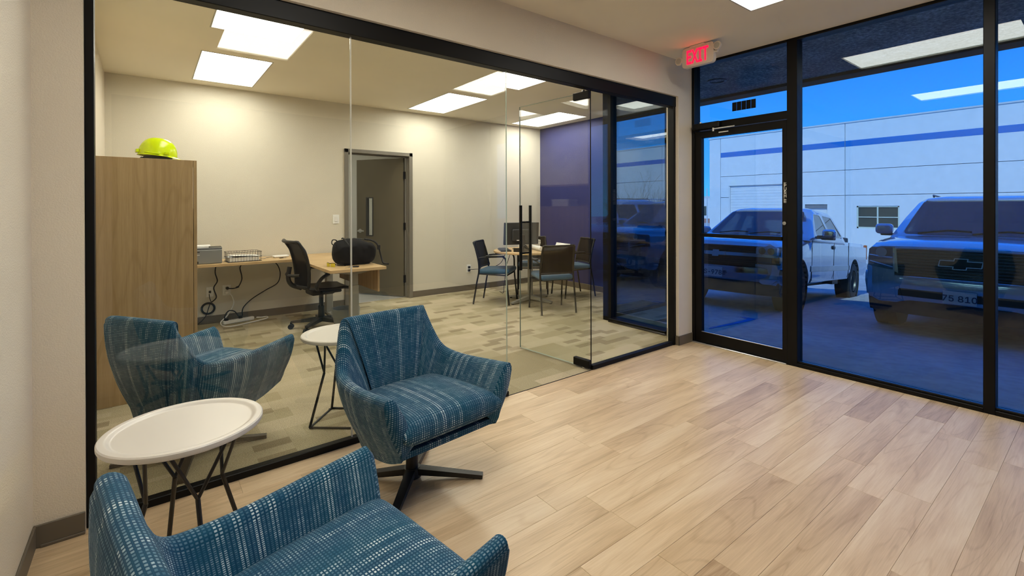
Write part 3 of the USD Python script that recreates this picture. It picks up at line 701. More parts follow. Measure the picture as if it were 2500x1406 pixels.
hm = thing('hard_hat', 'fluorescent yellow hard hat on top of the oak cabinet', 'helmet', (-4.195, 1.82, 1.7245), 8, pitch=0)
def dome():
    n, k = 48, 18; rings = []
    for i in range(k + 1):
        t = i / k * math.pi / 2; z = .135 * math.sin(t); w = math.cos(t) ** .74 if t < math.pi / 2 else 0
        rings.append([(.118 * w * math.cos(a) - .004, .097 * w * math.sin(a), .03 + z) for a in np.arange(n) * 2 * np.pi / n])
    return loft(rings)
def brim():
    n = 64; o, i_ = [], []; rr = []
    for a in np.arange(n) * 2 * np.pi / n:
        fwd = max(0, math.cos(a)) ** 2.2; ro = 1.0
        ox, oy = (.126 + .030 * fwd) * math.cos(a), .105 * math.sin(a)
        rr.append((ox, oy, -.012 * fwd * 0))
    A = np.array(rr); B = A * [.90, .90, 1]; z = lambda P, h: P * [1, 1, 0] + [0, 0, h] - np.stack([0 * P[:, 0], 0 * P[:, 0], .016 * (P[:, 0] > 0) * (P[:, 0] / .15) ** 2], 1)
    return loft([z(B, .026), z(A, .022), z(A * 1.0, .026), z(B, .034)], cap=False)
shl = [moved(m, ry=5.0, t=(0, 0, .006)) for m in (dome(), brim())]
obj('shell', shl, M['helmet'], hm, 50)
for sl in (bx(.018, .048, -.1145, -.098, .036, .058, .003), bx(-.135, -.118, -.03, .03, .036, .062, .003), bx(-.10, -.01, -.112, -.098, .034, .041, .002)): obj('accessory_slot', moved(sl, ry=5.0, t=(0, 0, .006)), M['helmet'], hm)
obj('suspension_band', [lathe([(.080, .003), (.086, .003), (.086, .03), (.080, .03)], 40), bx(-.105, -.075, -.022, .022, .0, .022, .005)], M['blackplastic'], hm)

DZ = .757
dk = thing('desk', 'L-shaped light oak desk with grey lifting legs along the beige wall', 'desk', (0, 0, 0))
def rounded(poly, r=.012): return poly.buffer(-r).buffer(r, 12)
obj('worktop', extrude(rounded(sbox(-4.0, 3.43, -2.30, 4.030)), 'z', DZ - .029, DZ), M['desk'], dk, False)
obj('return_top', extrude(rounded(sbox(-2.905, 2.04, -2.352, 3.4295)), 'z', DZ - .029, DZ), M['desk'], dk, False)
obj('edge_band', [bx(-4.0, -2.91, 3.4288, 3.4302, DZ - .027, DZ - .002), bx(-2.89, -2.37, 2.0388, 2.0402, DZ - .027, DZ - .002), bx(-2.9062, -2.9048, 2.06, 3.42, DZ - .027, DZ - .002)], M['desk'], dk)
obj('modesty_panel', bx(-2.424, -2.404, 2.10, 3.40, .495, DZ - .030, .001), M['oak'], dk)
def liftleg(x, y, alongx=True):
    q = bx(x - .041, x + .041, y - .041, y + .041, .03, .56, .006), bx(x - .036, x + .036, y - .036, y + .036, .56, DZ - .075, .005)
    l = obj('lifting_leg', list(q), M['greyleg'], dk)
    if alongx: bracket = extrude([(x - .30, DZ - .0295), (x + .24, DZ - .0295), (x + .24, DZ - .042), (x + .06, DZ - .082), (x - .06, DZ - .082), (x - .30, DZ - .042)], 'y', y - .035, y + .035)
    else: bracket = extrude([(y - .26, DZ - .0295), (y + .26, DZ - .0295), (y + .26, DZ - .042), (y + .06, DZ - .082), (y - .06, DZ - .082), (y - .26, DZ - .042)], 'x', x - .035, x + .035)
    obj('bracket', bracket, M['greyleg'], l)
    obj('foot', bx(x - (.28 if alongx else .04), x + (.24 if alongx else .04), y - (.04 if alongx else .27), y + (.04 if alongx else .27), .0, .030, .006), M['greyleg'], l)
liftleg(-2.60, 2.31); liftleg(-2.46, 3.73, False); liftleg(-3.92, 3.73, False)
obj('cable_tray', bx(-3.7, -2.75, 3.93, 4.01, .70, .7265, .004), M['blackplastic'], dk)

# things on the desk
pr = thing('printer', 'grey desktop laser printer on the desk beside the tall cabinet', 'printer', (-3.80, 3.68, DZ + .0005), -4)
obj('body', rbox(-.18, .18, -.165, .165, 0, .158, .012), M['greyplastic'], pr); obj('top_cover', bx(-.175, .182, -.16, .16, .158, .172, .006), M['darkplastic'], pr)
obj('output_paper', [bx(-.17, .06, -.13, .10, .1722, .190, .001), bx(-.16, .075, -.125, .09, .190, .196, .001)], M['paper'], pr)
obj('paper_slot', bx(-.12, -.02, -.1665, -.15, .128, .136), M['blackplastic'], pr); obj('tray_recess', bx(-.15, -.03, -.167, -.15, .006, .034, .003), M['blackplastic'], pr)
obj('badge', bx(-.075, -.02, -.1662, -.16, .098, .104), M['paper'], pr)
tr = thing('wire_basket', 'dark wire letter basket holding papers, next to the printer', 'basket', (-3.42, 3.62, DZ + .0005), 3)
hx, hy = .165, .12
obj('wire_frame', [tube([(-hx, -hy, z), (hx, -hy, z), (hx, hy, z), (-hx, hy, z)], .0026 if z > .02 else .002, 6, True) for z in (.0035, .055, .110)], M['rod'], tr)
wv = []
for i in range(12):
    x = -hx + (i + .5) * 2 * hx / 12; wv += [tube([(x, -hy, .11), (x, -hy, .003), (x, hy, .003), (x, hy, .11)], .0013, 5)]
for i in range(8):
    y = -hy + (i + .5) * 2 * hy / 8; wv += [tube([(-hx, y, .11), (-hx, y, .004), (hx, y, .004), (hx, y, .11)], .0013, 5)]
obj('wires', wv, M['rod'], tr)
pp = thing('paper_stack', 'white papers lying in the wire letter basket', 'papers', (-3.42, 3.62, DZ + .008), 3)
obj('sheets', bx(-.15, .14, -.105, .105, 0, .045, .001), M['paper'], pp); obj('sheet', moved(bx(-.14, .14, -.10, .10, 0, .001), (0.01, .0, .058), rz=7, ry=3), M['paper'], pp); obj('sheet', moved(bx(-.14, .14, -.10, .10, 0, .001), (.0, .0, .049), rz=-4, ry=-1), M['paper'], pp)
rt = thing('wifi_router', 'small white network box with a cable on the desk', 'router', (-3.0, 3.80, DZ + .0005), 6)
obj('case', rbox(-.085, .085, -.045, .045, .002, .026, .011), M['whiteplastic'], rt); obj('cable', tube(spline([(-.08, 0, .012), (-.16, -.01, .008), (-.19, -.05, .004), (-.23, -.03, .004)], 24), .003), M['greyplastic'], rt)
ck = thing('keys', 'small dark metal clip lying on the desk by the network box', 'clip', (-3.02, 3.66, DZ + .0005), 20)
obj('ring', tube([(.022 * math.cos(a), .014 * math.sin(a), .004) for a in np.arange(20) * math.pi / 10], .003, 6, True), M['bronze'], ck); obj('blade', bx(.02, .06, -.006, .006, .0, .004, .001), M['alu'], ck)
gl = thing('safety_glasses', 'yellow tinted safety glasses lying on the desk return', 'glasses', (-2.82, 2.36, DZ + .001), 200)
def ylens():
    g = G(); return g.done('yellow_lens', g('principled_bsdf', 'BSDF', base_color=(.75, .62, .03), roughness=.12, alpha=.85))
M['ylens'] = ylens()
for s in (-1, 1):
    pts = [(.012 * abs(t) ** 2 * 6, s * (.036 + t * .03), z) for t in (0,) for z in (0,)]
    ln = np.array([[( -.35 * (s * (.034 + u)) ** 2 * 6, s * (.036 + u), .020 + w) for w in np.linspace(-.019, .019, 5)] for u in np.linspace(-.030, .030, 9)])
    obj('lens', grid_surface(ln, (-.002, 0, 0)), M['ylens'], gl, True)
    obj('temple', tube([(-.012, s * .068, .026), (-.06, s * .070, .026), (-.11, s * .066, .014), (-.135, s * .062, .003)], .0028), M['blackplastic'], gl)
obj('brow_bar', tube(spline([(-.013, -.068, .040), (-.002, -.035, .042), (0, 0, .038), (-.002, .035, .042), (-.013, .068, .040)], 24), .0025), M['blackplastic'], gl)
ky = thing('keys', 'bunch of keys on the desk return in front of the black bag', 'keys', (-2.66, 2.20, DZ + .0005), 10)
obj('key_ring', tube([(.018 * math.cos(a), .018 * math.sin(a), .004) for a in np.arange(20) * math.pi / 10], .0018, 6, True), M['chrome'], ky)
for a, l in ((10, .055), (60, .05), (200, .06)):
    obj('key', moved(hull([(.016, -.011, .002), (.016, .011, .002), (.036, -.011, .002), (.036, .011, .002), (.016, -.011, .005), (.036, .011, .005), (.04, .0, .004)]), rz=a), M['alu'], ky); obj('key_blade', moved(bx(.036, .036 + l * .7, -.004, .004, .001, .0035), rz=a), M['alu'], ky)
obj('fob', moved(rbox(.018, .075, -.018, .018, .001, .014, .006, 12), rz=-40), M['blackplastic'], ky)

# black duffel bag, slumped
bg = thing('duffel_bag', 'slumped black duffel bag with straps, on the desk return', 'bag', (-2.545, 2.46, DZ + .001), 6)
def bag():
    a, n = 30, 40; rings = []
    for i in range(a):
        u = -1 + 2 * i / (a - 1); cap = max(1 - abs(u) ** 5.0, 0.0) ** .5 * .96 + .04
        ring = []
        for t in np.arange(n) * 2 * np.pi / n:
            cy, sz = math.cos(t), math.sin(t); ey = np.sign(cy) * abs(cy) ** .8; ez = np.sign(sz) * abs(sz) ** .85
            p = np.array([u * .225, ey * .135 * cap, .128 + ez * .128 * cap * (1.06 - .25 * (u > 0) * u * max(sz, 0))])
            q = p * 9; k = meshkit.fbm(np.array([[q[0] + 3, q[1] + 7, q[2] + 2]]), 3)[0] - .5
            p[1] += k * .06 * (sz > -.8); p[2] += k * .055 * max(sz + .3, 0) + .02 * math.exp(-(u / .5) ** 2) * max(sz, 0); p[2] = max(p[2], .001)
            ring.append(p)
        rings.append(ring)
    return loft(rings)
M['nylon'] = plain('black_nylon', (.006, .006, .006), .75, spec=.2, bump=.3, bscale=60)
bgm = bag(); obj('body', bgm, M['nylon'], bg, True)
obj('strap', [tube(spline([(-.10, -.142, .10), (-.105, -.13, .19), (-.12, -.06, .262), (-.13, -.02, .285), (-.125, .02, .28)], 24), .008, 6)], M['rubber'], bg)
obj('carry_handle', [tube(spline([(-.21, -.03, .20), (-.245, -.02, .235), (-.23, 0, .27), (-.19, .02, .268), (-.17, .03, .245)], 24), .006, 6)], M['rubber'], bg)
obj('shoulder_strap', [tube(spline([(.10, -.03, .270), (.17, -.10, .245), (.215, -.115, .19), (.235, -.12, .11), (.25, -.125, .05), (.252, -.16, .004), (.245, -.28, .003)], 40), .009, 6), bx(.205, .235, -.128, -.105, .15, .20, .004)], M['rubber'], bg)
obj('zipper', tube(spline([(-.19, -.01, .258), (-.08, -.02, .276), (.05, -.015, .273), (.15, .0, .248)], 24), .004, 6), M['darkplastic'], bg)

# cables under the desk, outlets, power strip
def cable(label, pts, r, mat, n=40, name='cable', extra=None):
    t = thing(name, label, 'cable'); obj('cord', tube(spline(pts, n), r, 8), mat, t)
    if extra: 
        for e in extra: obj(e[0], e[1], e[2], t)
    return t
plate('white wall outlet under the desk with the coiled cable', 'outlet', -3.70, D, .375, .075, .12, [('jack', bx(-.012, .012, -.010, -.006, -.014, .014, .002), M['darkplastic'])])
plate('white wall outlet under the desk with plugs in it', 'outlet', -3.535, D, .378, .085, .125, [('socket', bx(-.016, .016, -.0092, -.006, .012, .042, .002), M['paper']), ('socket', bx(-.016, .016, -.0092, -.006, -.042, -.012, .002), M['paper'])])
yb = D - .03
cable('black cable dropping from the desk to the coil', [(-3.655, 3.86, .722), (-3.65, yb, .60), (-3.63, yb, .50), (-3.665, yb, .42), (-3.64, yb, .31), (-3.685, yb, .255)], .0062, M['rubber'])
co = thing('cable_coil', 'black cable looped in a ring on the wall under the desk', 'cable', (-3.72, D - .03, .185))
obj('loop', [tube([((.062 + dr) * math.cos(a), dy, (.062 + dr) * math.sin(a)) for a in np.arange(30) * 2 * math.pi / 30], .0055, 6, True) for dr, dy in ((0, 0), (.006, .008), (-.006, .006), (.002, -.008))], M['rubber'], co)
obj('tail', [tube(spline([(.02, -.01, .06), (.0, -.02, .0), (-.02, -.02, -.07), (-.06, -.02, -.13), (-.10, -.02, -.165)], 24), .005, 6), tube(spline([(.01, .0, .17), (.015, -.01, .12), (.03, -.01, .07)], 12), .004, 6)], M['rubber'], co)
cable('black power cord plugged into the outlet under the desk', [(-3.39, 3.86, .722), (-3.40, yb, .64), (-3.385, yb, .55), (-3.385, yb - .01, .49), (-3.42, yb - .02, .415), (-3.47, yb - .02, .398), (-3.525, yb - .01, .402), (-3.53, D - .016, .402)], .006, M['rubber'], extra=[('plug', cyl((-3.53, D - .045, .404), (-3.53, D - .009, .404), .017), M['blackplastic']), ('ferrite', cyl((-3.445, yb - .02, .404), (-3.415, yb - .02, .415), .011), M['blackplastic'])])
cable('white power cord running from the outlet down to the power strip', [(-3.535, D - .012, .35), (-3.50, D - .03, .33), (-3.475, yb, .28), (-3.47, yb, .20), (-3.535, yb - .02, .08), (-3.60, yb - .06, .02), (-3.60, 3.80, .006), (-3.52, 3.70, .006), (-3.30, 3.80, .006), (-3.14, 3.90, .006), (-3.12, 4.0, .006), (-3.18, 4.0, .008), (-3.235, 3.975, .02)], .0075, M['whiteplastic'], 90, extra=[('plug', rbox(-3.555, -3.515, D - .036, D - .008, .335, .372, .008, 10), M['whiteplastic'])])
cable('long black cord hanging in an arc from the desk to the strip', [(-3.08, 3.86, .722), (-2.99, yb, .63), (-2.965, yb, .52), (-3.00, yb, .41), (-3.13, yb, .335), (-3.27, yb, .25), (-3.36, yb - .02, .17), (-3.385, 3.975, .12), (-3.385, 3.96, .065)], .0058, M['rubber'], 60)
ps_ = thing('power_strip', 'white power strip lying on the carpet under the desk', 'power strip', (-3.43, 3.92, .0), 14)
obj('case', rbox(-.165, .165, -.026, .026, .001, .042, .008, 12), M['whiteplastic'], ps_)
obj('plug_lead', [tube(spline([(-.13, .0, .043), (-.14, .02, .09), (-.09, .04, .145), (-.03, .04, .13), (.0, .02, .08), (.02, 0, .043)], 36), .0065, 8), bx(.0, .04, -.014, .014, .042, .075, .004), bx(-.15, -.11, -.014, .014, .042, .07, .004)], M['blackplastic'], ps_)

# task chair with mesh back
tc = thing('task_chair', 'black mesh task chair with curved back at the desk', 'office chair', (-2.735, 3.02, 0), 4)
M['mesh'] = (lambda g: g.done('mesh_fabric', g('mix_closure', 'closure', fac=.80, closure1=g('transparent_bsdf', 'BSDF', color=(1, 1, 1)), closure2=g('principled_bsdf', 'BSDF', base_color=(.008, .008, .008), roughness=.85, specular_ior_level=.1))))(G())
def backpt(u, v):           # u across -1..1, v up 0..1
    z = .50 + v * .50; x = -.20 - .085 * v ** 1.4 - .035 * math.sin(v * 3.1) * -1 * .6 - (.05 * max(v - .8, 0) * 3); w = .215 + .035 * math.sin(v * 2.2)
    return (x + .055 * u * u - .06, u * w, z)
obj('back_mesh', grid_surface(np.array([[backpt(u, v) for v in np.linspace(.02, .98, 16)] for u in np.linspace(-.95, .95, 14)]), (.004, 0, 0)), M['mesh'], tc, True)
rim = [backpt(u, 0) for u in np.linspace(-1, 1, 12)] + [backpt(1, v) for v in np.linspace(.08, .92, 16)] + [backpt(u, 1) for u in np.linspace(1, -1, 12)] + [backpt(-1, v) for v in np.linspace(.92, .08, 16)]
obj('back_frame', tube(spline(rim, 160, True), .017, 8, True), M['blackplastic'], tc, 60)
obj('lumbar_support', [tube(spline([(-.285, -.20, .64), (-.335, -.1, .63), (-.345, 0, .63), (-.335, .1, .63), (-.285, .20, .64)], 24), .016, 8), tube(spline([(-.21, 0, .47), (-.31, 0, .52), (-.345, 0, .60), (-.33, 0, .72)], 20), .024, 8)], M['blackplastic'], tc, 60)
su = np.linspace(-1, 1, 14)
obj('seat', grid_surface(np.array([[(-.20 + .47 * v, u * (.235 + .02 * v), .485 + .012 * u * u - .03 * max(v - .75, 0) * 4 - .02 * math.sin(v * 3.14)) for v in np.linspace(0, 1, 14)] for u in su]), (0, 0, -.028)), M['blackplastic'], tc, True)
obj('seat_mechanism', [rbox(-.14, .12, -.12, .12, .385, .462, .025, 12), rbox(-.05, .16, -.2, .2, .41, .445, .015, 10)], M['blackplastic'], tc)
for s in (-1, 1):
    a = obj('armrest', [moved(rbox(-.13, .135, -.046, .046, -.016, .016, .015, 12), (.06, s * .30, .655), ry=6), tube(spline([(-.12, s * .24, .47), (-.15, s * .31, .52), (-.10, s * .315, .60), (-.02, s * .305, .645)], 20), .019, 8)], M['blackplastic'], tc, 60)
obj('gas_lift', [cyl((0, 0, .07), (0, 0, .25), .034), cyl((0, 0, .24), (0, 0, .40), .024)], M['blackplastic'], tc)
for k in range(5):
    a = math.radians(-28 + 72 * k + 180); ca, sa = math.cos(a), math.sin(a)
    lg = obj('base_leg', hull([(ca * .03 - sa * .03 * e, sa * .03 + ca * .03 * e, z) for e in (-1, 1) for z in (.075, .125)] + [(ca * .315 - sa * .018 * e, sa * .315 + ca * .018 * e, z) for e in (-1, 1) for z in (.068, .09)]), M['darkplastic'], tc)
    wx, wy = ca * .315, sa * .315
    obj('caster', [cyl((wx - sa * e * .006, wy + ca * e * .006, .029), (wx - sa * e * .028, wy + ca * e * .028, .029), .028, n=18) for e in (-1, 1)] + [cyl((wx, wy, .03), (wx, wy, .075), .010)], M['rubber'], lg)

# waste bin under the desk
bn = thing('waste_bin', 'grey bin with clear liner standing under the desk return', 'waste bin', (-2.60, 2.58, 0), 0)
M['liner'] = (lambda g: g.done('clear_liner', g('mix_closure', 'closure', fac=.30, closure1=g('transparent_bsdf', 'BSDF', color=(.9, .92, .92)), closure2=g('principled_bsdf', 'BSDF', base_color=(.45, .47, .45), roughness=.25))))(G())
obj('bin_wall', lathe([(.0, .002), (.105, .002), (.140, .27), (.134, .27), (.100, .012), (0, .012)], 36), M['greyplastic'], bn, 40)
obj('liner', lathe([(.143, .19), (.147, .277), (.132, .277), (.128, .20)], 36), M['liner'], bn, 40)

# ================================================================ round table, monitor and side chairs
RX, RY = .045, 2.70
rt_ = thing('round_table', 'round light oak meeting table on grey star base', 'table', (RX, RY, 0))
obj('table_top', lathe([(0, .716), (.525, .716), (.532, .72), (.532, .741), (.528, .745), (0, .745)], 72), M['desk'], rt_, 40)
obj('column', [cyl((0, 0, .05), (0, 0, .70), .038, n=24), bx(-.25, .25, -.03, .03, .69, .716), bx(-.03, .03, -.25, .25, .69, .716)], M['greyleg'], rt_)
for k in range(4):
    a = 12 + 90 * k; f = hull([(.02, -.03, .03), (.02, .03, .03), (.02, -.03, .085), (.02, .03, .085), (.40, -.022, .012), (.40, .022, .012), (.40, -.022, .034), (.40, .022, .034)])
    ft = obj('foot', moved(f, rz=a), M['greyleg'], rt_); obj('glide', moved(cyl((.38, 0, 0), (.38, 0, .014), .018), rz=a), M['rubber'], ft)
mo = thing('monitor', 'black computer monitor seen from behind on the round table', 'monitor', (.00, 2.86, .7455), 72)
obj('screen_case', [moved(rbox(-.022, .0, -.272, .272, -.165, .165, .008, 10), (0, 0, .235), ry=-6), moved(rbox(-.062, -.018, -.15, .15, -.11, .07, .018, 10), (0, 0, .235), ry=-6)], M['darkplastic'], mo)
obj('screen', moved(bx(.0002, .0015, -.262, .262, -.155, .155), (0, 0, .235), ry=-6), M['black'], mo)
obj('stand', [rbox(-.10, -.07, -.03, .03, .01, .22, .008, 8), rbox(-.13, .09, -.11, .11, .0, .012, .005, 8)], M['blackplastic'], mo)
obj('sticker', moved(bx(-.0635, -.062, .045, .085, -.10, -.085), (0, 0, .235), ry=-6), M['paper'], mo)
kb = thing('keyboard', 'black keyboard on the round table beside the monitor', 'keyboard', (-.30, 2.86, .7455), -28)
obj('case', bx(-.075, .075, -.215, .215, 0, .018, .004), M['blackplastic'], kb); obj('keys', [bx(-.062 + r * .025, -.041 + r * .025, -.205 + c * .024, -.184 + c * .024, .018, .024, .002) for r in range(5) for c in range(17)], M['darkplastic'], kb)
ph = thing('desk_phone', 'small black desk phone on the round table', 'phone', (-.22, 2.56, .7455), 30)
obj('base', hull([(-.09, -.08, 0), (.09, -.08, 0), (.09, .08, 0), (-.09, .08, 0), (-.09, -.08, .055), (-.09, .08, .055), (.09, -.08, .018), (.09, .08, .018)]), M['blackplastic'], ph); obj('handset', [tube(spline([(-.07, -.06, .07), (-.02, -.065, .085), (.05, -.06, .05), (.08, -.06, .035)], 16), .017, 10)], M['rubber'], ph)
pl = thing('drawing_roll', 'large white drawing sheets partly rolled up on the round table', 'papers', (.30, 2.50, .7455), -20)
sh = []
def sheet(z0, curl, x0, x1, y0, y1):
    P = []
    for i in range(24):
        s = x0 + (x1 - x0) * i / 23; e = max(0, (s - x1 + curl) / curl) if curl else 0
        P.append([(s - .05 * e * e, y, z0 + .075 * e ** 2) for y in np.linspace(y0, y1, 4)])
    return grid_surface(np.array(P), (0, 0, .002))
obj('sheet', sheet(.002, .25, -.26, .24, -.21, .20), M['paper'], pl, True); obj('sheet', moved(sheet(.006, .14, -.22, .25, -.18, .22), (0, 0, .004), rz=9), M['paper'], pl, True)
obj('rolled_edge', tube([(-.24, -.22, .036), (-.24, .22, .036)], .033, 20), M['paper'], pl, 60)
bk = thing('paper_stack', 'pale stack of binders behind the monitor on the table', 'papers', (.28, 3.02, .7455), -12)
for i in range(4): obj('binder', moved(bx(-.14, .14, -.11, .11, .0, .030, .003), (rnd.uniform(-.01, .01), rnd.uniform(-.01, .01), .0305 * i), rz=rnd.uniform(-4, 4)), M['paper'] if i % 2 else M['whiteplastic'], bk)

M['seat_blue'] = plain('blue_grey_upholstery', (.035, .105, .185), .6, bump=.1, bscale=300, sheen=.2)
def make_side(label, loc, rz):
    t = thing('side_chair', label, 'chair', loc, rz, 'mesh-backed chairs at the round table')
    r = .0115
    for s in (-1, 1):
        obj('leg', tube(spline([(.235, s * .235, .004), (.205, s * .232, .30), (.195, s * .232, .44), (.190, s * .232, .62), (.155, s * .236, .672), (.10, s * .238, .678), (-.16, s * .236, .660), (-.205, s * .232, .645)], 60), r, 10), M['rod'], t, 60)
        obj('leg', tube(spline([(-.285, s * .235, .004), (-.235, s * .232, .30), (-.205, s * .230, .46), (-.210, s * .228, .60), (-.255, s * .222, .78), (-.292, s * .212, .875)], 60), r, 10), M['rod'], t, 60)
        obj('arm_pad', rbox(-.10, .165, s * .238 - .022, s * .238 + .022, .676, .694, .008, 8), M['blackplastic'], t)
    obj('seat_rail', [tube([(.198, -.232, .415), (.198, .232, .415)], .010), tube([(-.205, -.23, .43), (-.205, .23, .43)], .010), tube([(.198, -.225, .415), (-.205, -.225, .43)], .010), tube([(.198, .225, .415), (-.205, .225, .43)], .010)], M['rod'], t)
    obj('seat', moved(rbox(-.225, .235, -.225, .225, -.036, .036, .033, 16), (0, 0, .462), ry=-2), M['seat_blue'], t, 50)
    B = lambda u, v: (-.222 - .070 * v - .02 * v * v + .030 * (1 - u * u) * -1 + .03, u * (.222 - .012 * v), .515 + .36 * v)
    obj('back_mesh', grid_surface(np.array([[B(u, v) for v in np.linspace(0, 1, 10)] for u in np.linspace(-1, 1, 12)]), (.004, 0, 0)), M['mesh'], t, True)
    obj('back_frame', tube(spline([B(u, 0) for u in np.linspace(-1, 1, 8)] + [B(1, v) for v in np.linspace(.12, .88, 6)] + [B(u, 1) for u in np.linspace(1, -1, 8)] + [B(-1, v) for v in np.linspace(.88, .12, 6)], 100, True), .012, 8, True), M['blackplastic'], t, 60)
    return t
sc = make_side('blue-seated mesh chair left of the round table, by the beige wall', (-.37, 2.94, 0), -50)
dup(sc, 'blue-seated mesh chair at the round table with its back to us', (-.125, 2.02, 0), 70)
dup(sc, 'blue-seated mesh chair right of the round table, by the blue wall', (.80, 2.62, 0), 165)
dup(sc, 'blue-seated mesh chair half hidden on the far side of the table', (.50, 3.22, 0), 232)
cable('thin black cords hanging from the round table to the wall outlet', [(-.02, 3.20, .71), (-.06, 3.32, .50), (-.12, 3.6, .40), (-.17, 3.9, .36), (-.19, D - .035, .345)], .004, M['rubber'])
cable('thin black cord dropping from the round table to the carpet', [(.06, 3.19, .71), (.02, 3.27, .45), (.03, 3.34, .2), (.05, 3.4, .02), (.12, 3.6, .005)], .004, M['rubber'])
plate('white wall outlet with black plugs behind the left meeting chair', 'outlet', -.19, D, .36, .08, .125, [('plug', bx(-.02, .02, -.03, -.006, .008, .04, .004), M['blackplastic']), ('plug', bx(-.02, .02, -.03, -.006, -.045, -.012, .004), M['blackplastic'])])

# storeroom glimpses beyond the door
tbk = thing('store_shelf', 'low shelf unit of odds and ends inside the doorway', 'shelf', (-2.35, 5.6, 0))
for z in (.02, .45, .88): obj('shelf_board', bx(-.35, .35, -.25, .25, z, z + .03, .002), M['whiteplastic'], tbk)
for sx in (-1, 1):
    for sy in (-1, 1): obj('upright', bx(sx * .33 - .015, sx * .33 + .015, sy * .23 - .015, sy * .23 + .015, 0, .92, .002), M['alu'], tbk)
obt = thing('cardboard_box', 'brown carton on the low shelf inside the doorway', 'box', (-2.42, 5.55, .9105), 8)
obj('carton', bx(-.16, .16, -.12, .12, 0, .13, .002), plain('cardboard', (.30, .17, .09), .8), obt); obj('flap', moved(bx(0, .15, -.12, .12, 0, .003), (.16, 0, .13), ry=-35), M['paper'], obt)
pfm = thing('picture_frame', 'small dark picture frame on the wall inside the doorway', 'picture', (-2.62, 7.396, 1.25))
obj('frame', extrude(sbox(-.16, -.24, .16, .24).difference(sbox(-.125, -.205, .125, .205)), 'y', -.025, -.001), M['black'], pfm); obj('print', bx(-.125, .125, -.012, -.002, -.205, .205), M['paper'], pfm)
# ================================================================ outdoors
def smooth01(t): t = min(max(t, 0), 1); return t * t * (3 - 2 * t)
def gz(x, y):
    """Height of the drive: it falls away from the storefront, more towards the left."""
    s = .080 if x < 2.6 else .0
    z = -.02 - .080 * min(max(x - .1, 0), 2.55)
    if x > 2.65:
        k = .060 + .0153 * min(max(y, -2.2), 2.2); z -= k * min(x - 2.65, 6.5)
        if x > 9.15: z += (-1.0 - z) * smooth01((x - 9.15) / 7)
    return z
def concrete(name, c, dark):
    g = G(); pos = g('geometry', 'position')
    a = g('noise_texture', 'fac', vector=pos, scale=.55, detail=6, roughness=.6); b = g('noise_texture', 'fac', vector=pos, scale=9, detail=5)
    col = g.mix(g.rng(a, .38, .62, 0, 1), c, dark); col = g.mix(g.m('multiply', g.rng(b, .4, .62, 0, 1), .35), col, tuple(v * .72 for v in dark))
    return g.done(name, g('principled_bsdf', 'BSDF', base_color=col, roughness=.85, specular_ior_level=.25, normal=g('bump', 'normal', height=b, strength=.3, distance=.01)))
M['concrete'] = concrete('worn_concrete', (.50, .50, .51), (.36, .355, .37))
M['tilt'] = plain('painted_tilt_wall', (.70, .70, .70), .8, vary=.03, bump=.25, bscale=25)
M['tiltshade'] = plain('building_trim', (.60, .60, .60), .7)
M['stripe'] = plain('blue_stripe_paint', (.0, .15, .50), .6)
def stucco():
    g = G(); pos = g('geometry', 'position'); a = g('noise_texture', 'fac', vector=pos, scale=30, detail=6, roughness=.7); b = g('noise_texture', 'fac', vector=pos, scale=4, detail=3)
    f = g.rng(g.m('add', g.m('multiply', a, .75), g.m('multiply', b, .25)), .42, .62, 0, 1)
    return g.done('dark_stucco', g('principled_bsdf', 'BSDF', base_color=g.ramp(f, [(0, (.20, .19, .185)), (.5, (.42, .40, .385)), (1, (.80, .77, .74))]), roughness=.9, normal=g('bump', 'normal', height=a, strength=1.0, distance=.012)))
M['stucco'] = stucco()
M['facade'] = plain('own_facade', (.33, .32, .31), .8)
xs = np.r_[np.linspace(.11, 10, 34), np.linspace(10.8, 22, 14), [40, 70, 120]]; ys = np.r_[[-90, -50], np.linspace(-24, 24, 61), [50, 90]]
gp_ = np.array([[(x, y, gz(x, y)) for y in ys] for x in xs])
struct('ground', grid_surface(gp_, (0, 0, -.05)), M['concrete'], 'shaded concrete drive in front of the storefront', True)
# the building's own recess: soffit, dropped beam, front walls and roof
struct('soffit', bx(.06, 1.44, -6.2, 1.2, 2.80, 2.90), M['stucco'], 'dark rough stucco soffit above the entrance')
struct('soffit_beam', bx(1.44, 1.66, -6.2, 4.3, 2.765, 3.10), plain('dark_beam', (.020, .020, .022), .8), 'dark dropped edge beam of the entrance soffit')
struct('roof', [bx(-9, 1.66, -16, 16, 3.10, 3.2), bx(1.50, 1.66, -16, 16, 3.2, 4.75)], M['facade'], 'roof and parapet of the building we stand in')
struct('wall_facade', [bx(1.42, 1.66, 1.25, 16, -1.2, 2.72), bx(1.5, 1.66, -16, -6.2, -1.2, 3.1), bx(.06, 1.6, -6.4, -6.2, -1.2, 3.1), bx(1.5, 1.66, 4.2, 16, 2.7, 3.15)], M['facade'])
rl = thing('soffit_lamp', 'round recessed downlight in the dark entrance soffit', 'ceiling light', (.72, .105, 2.80))
obj('trim_ring', lathe([(.075, -.001), (.105, -.001), (.105, -.008), (.098, -.012), (.080, -.010), (.075, -.004)], 40), M['darkplastic'], rl, 40)
obj('reflector', lathe([(0, .030), (.055, .028), (.078, -.003)], 40), plain('soffit_reflector', (.55, .53, .50), .25, metal=.8), rl, 40)
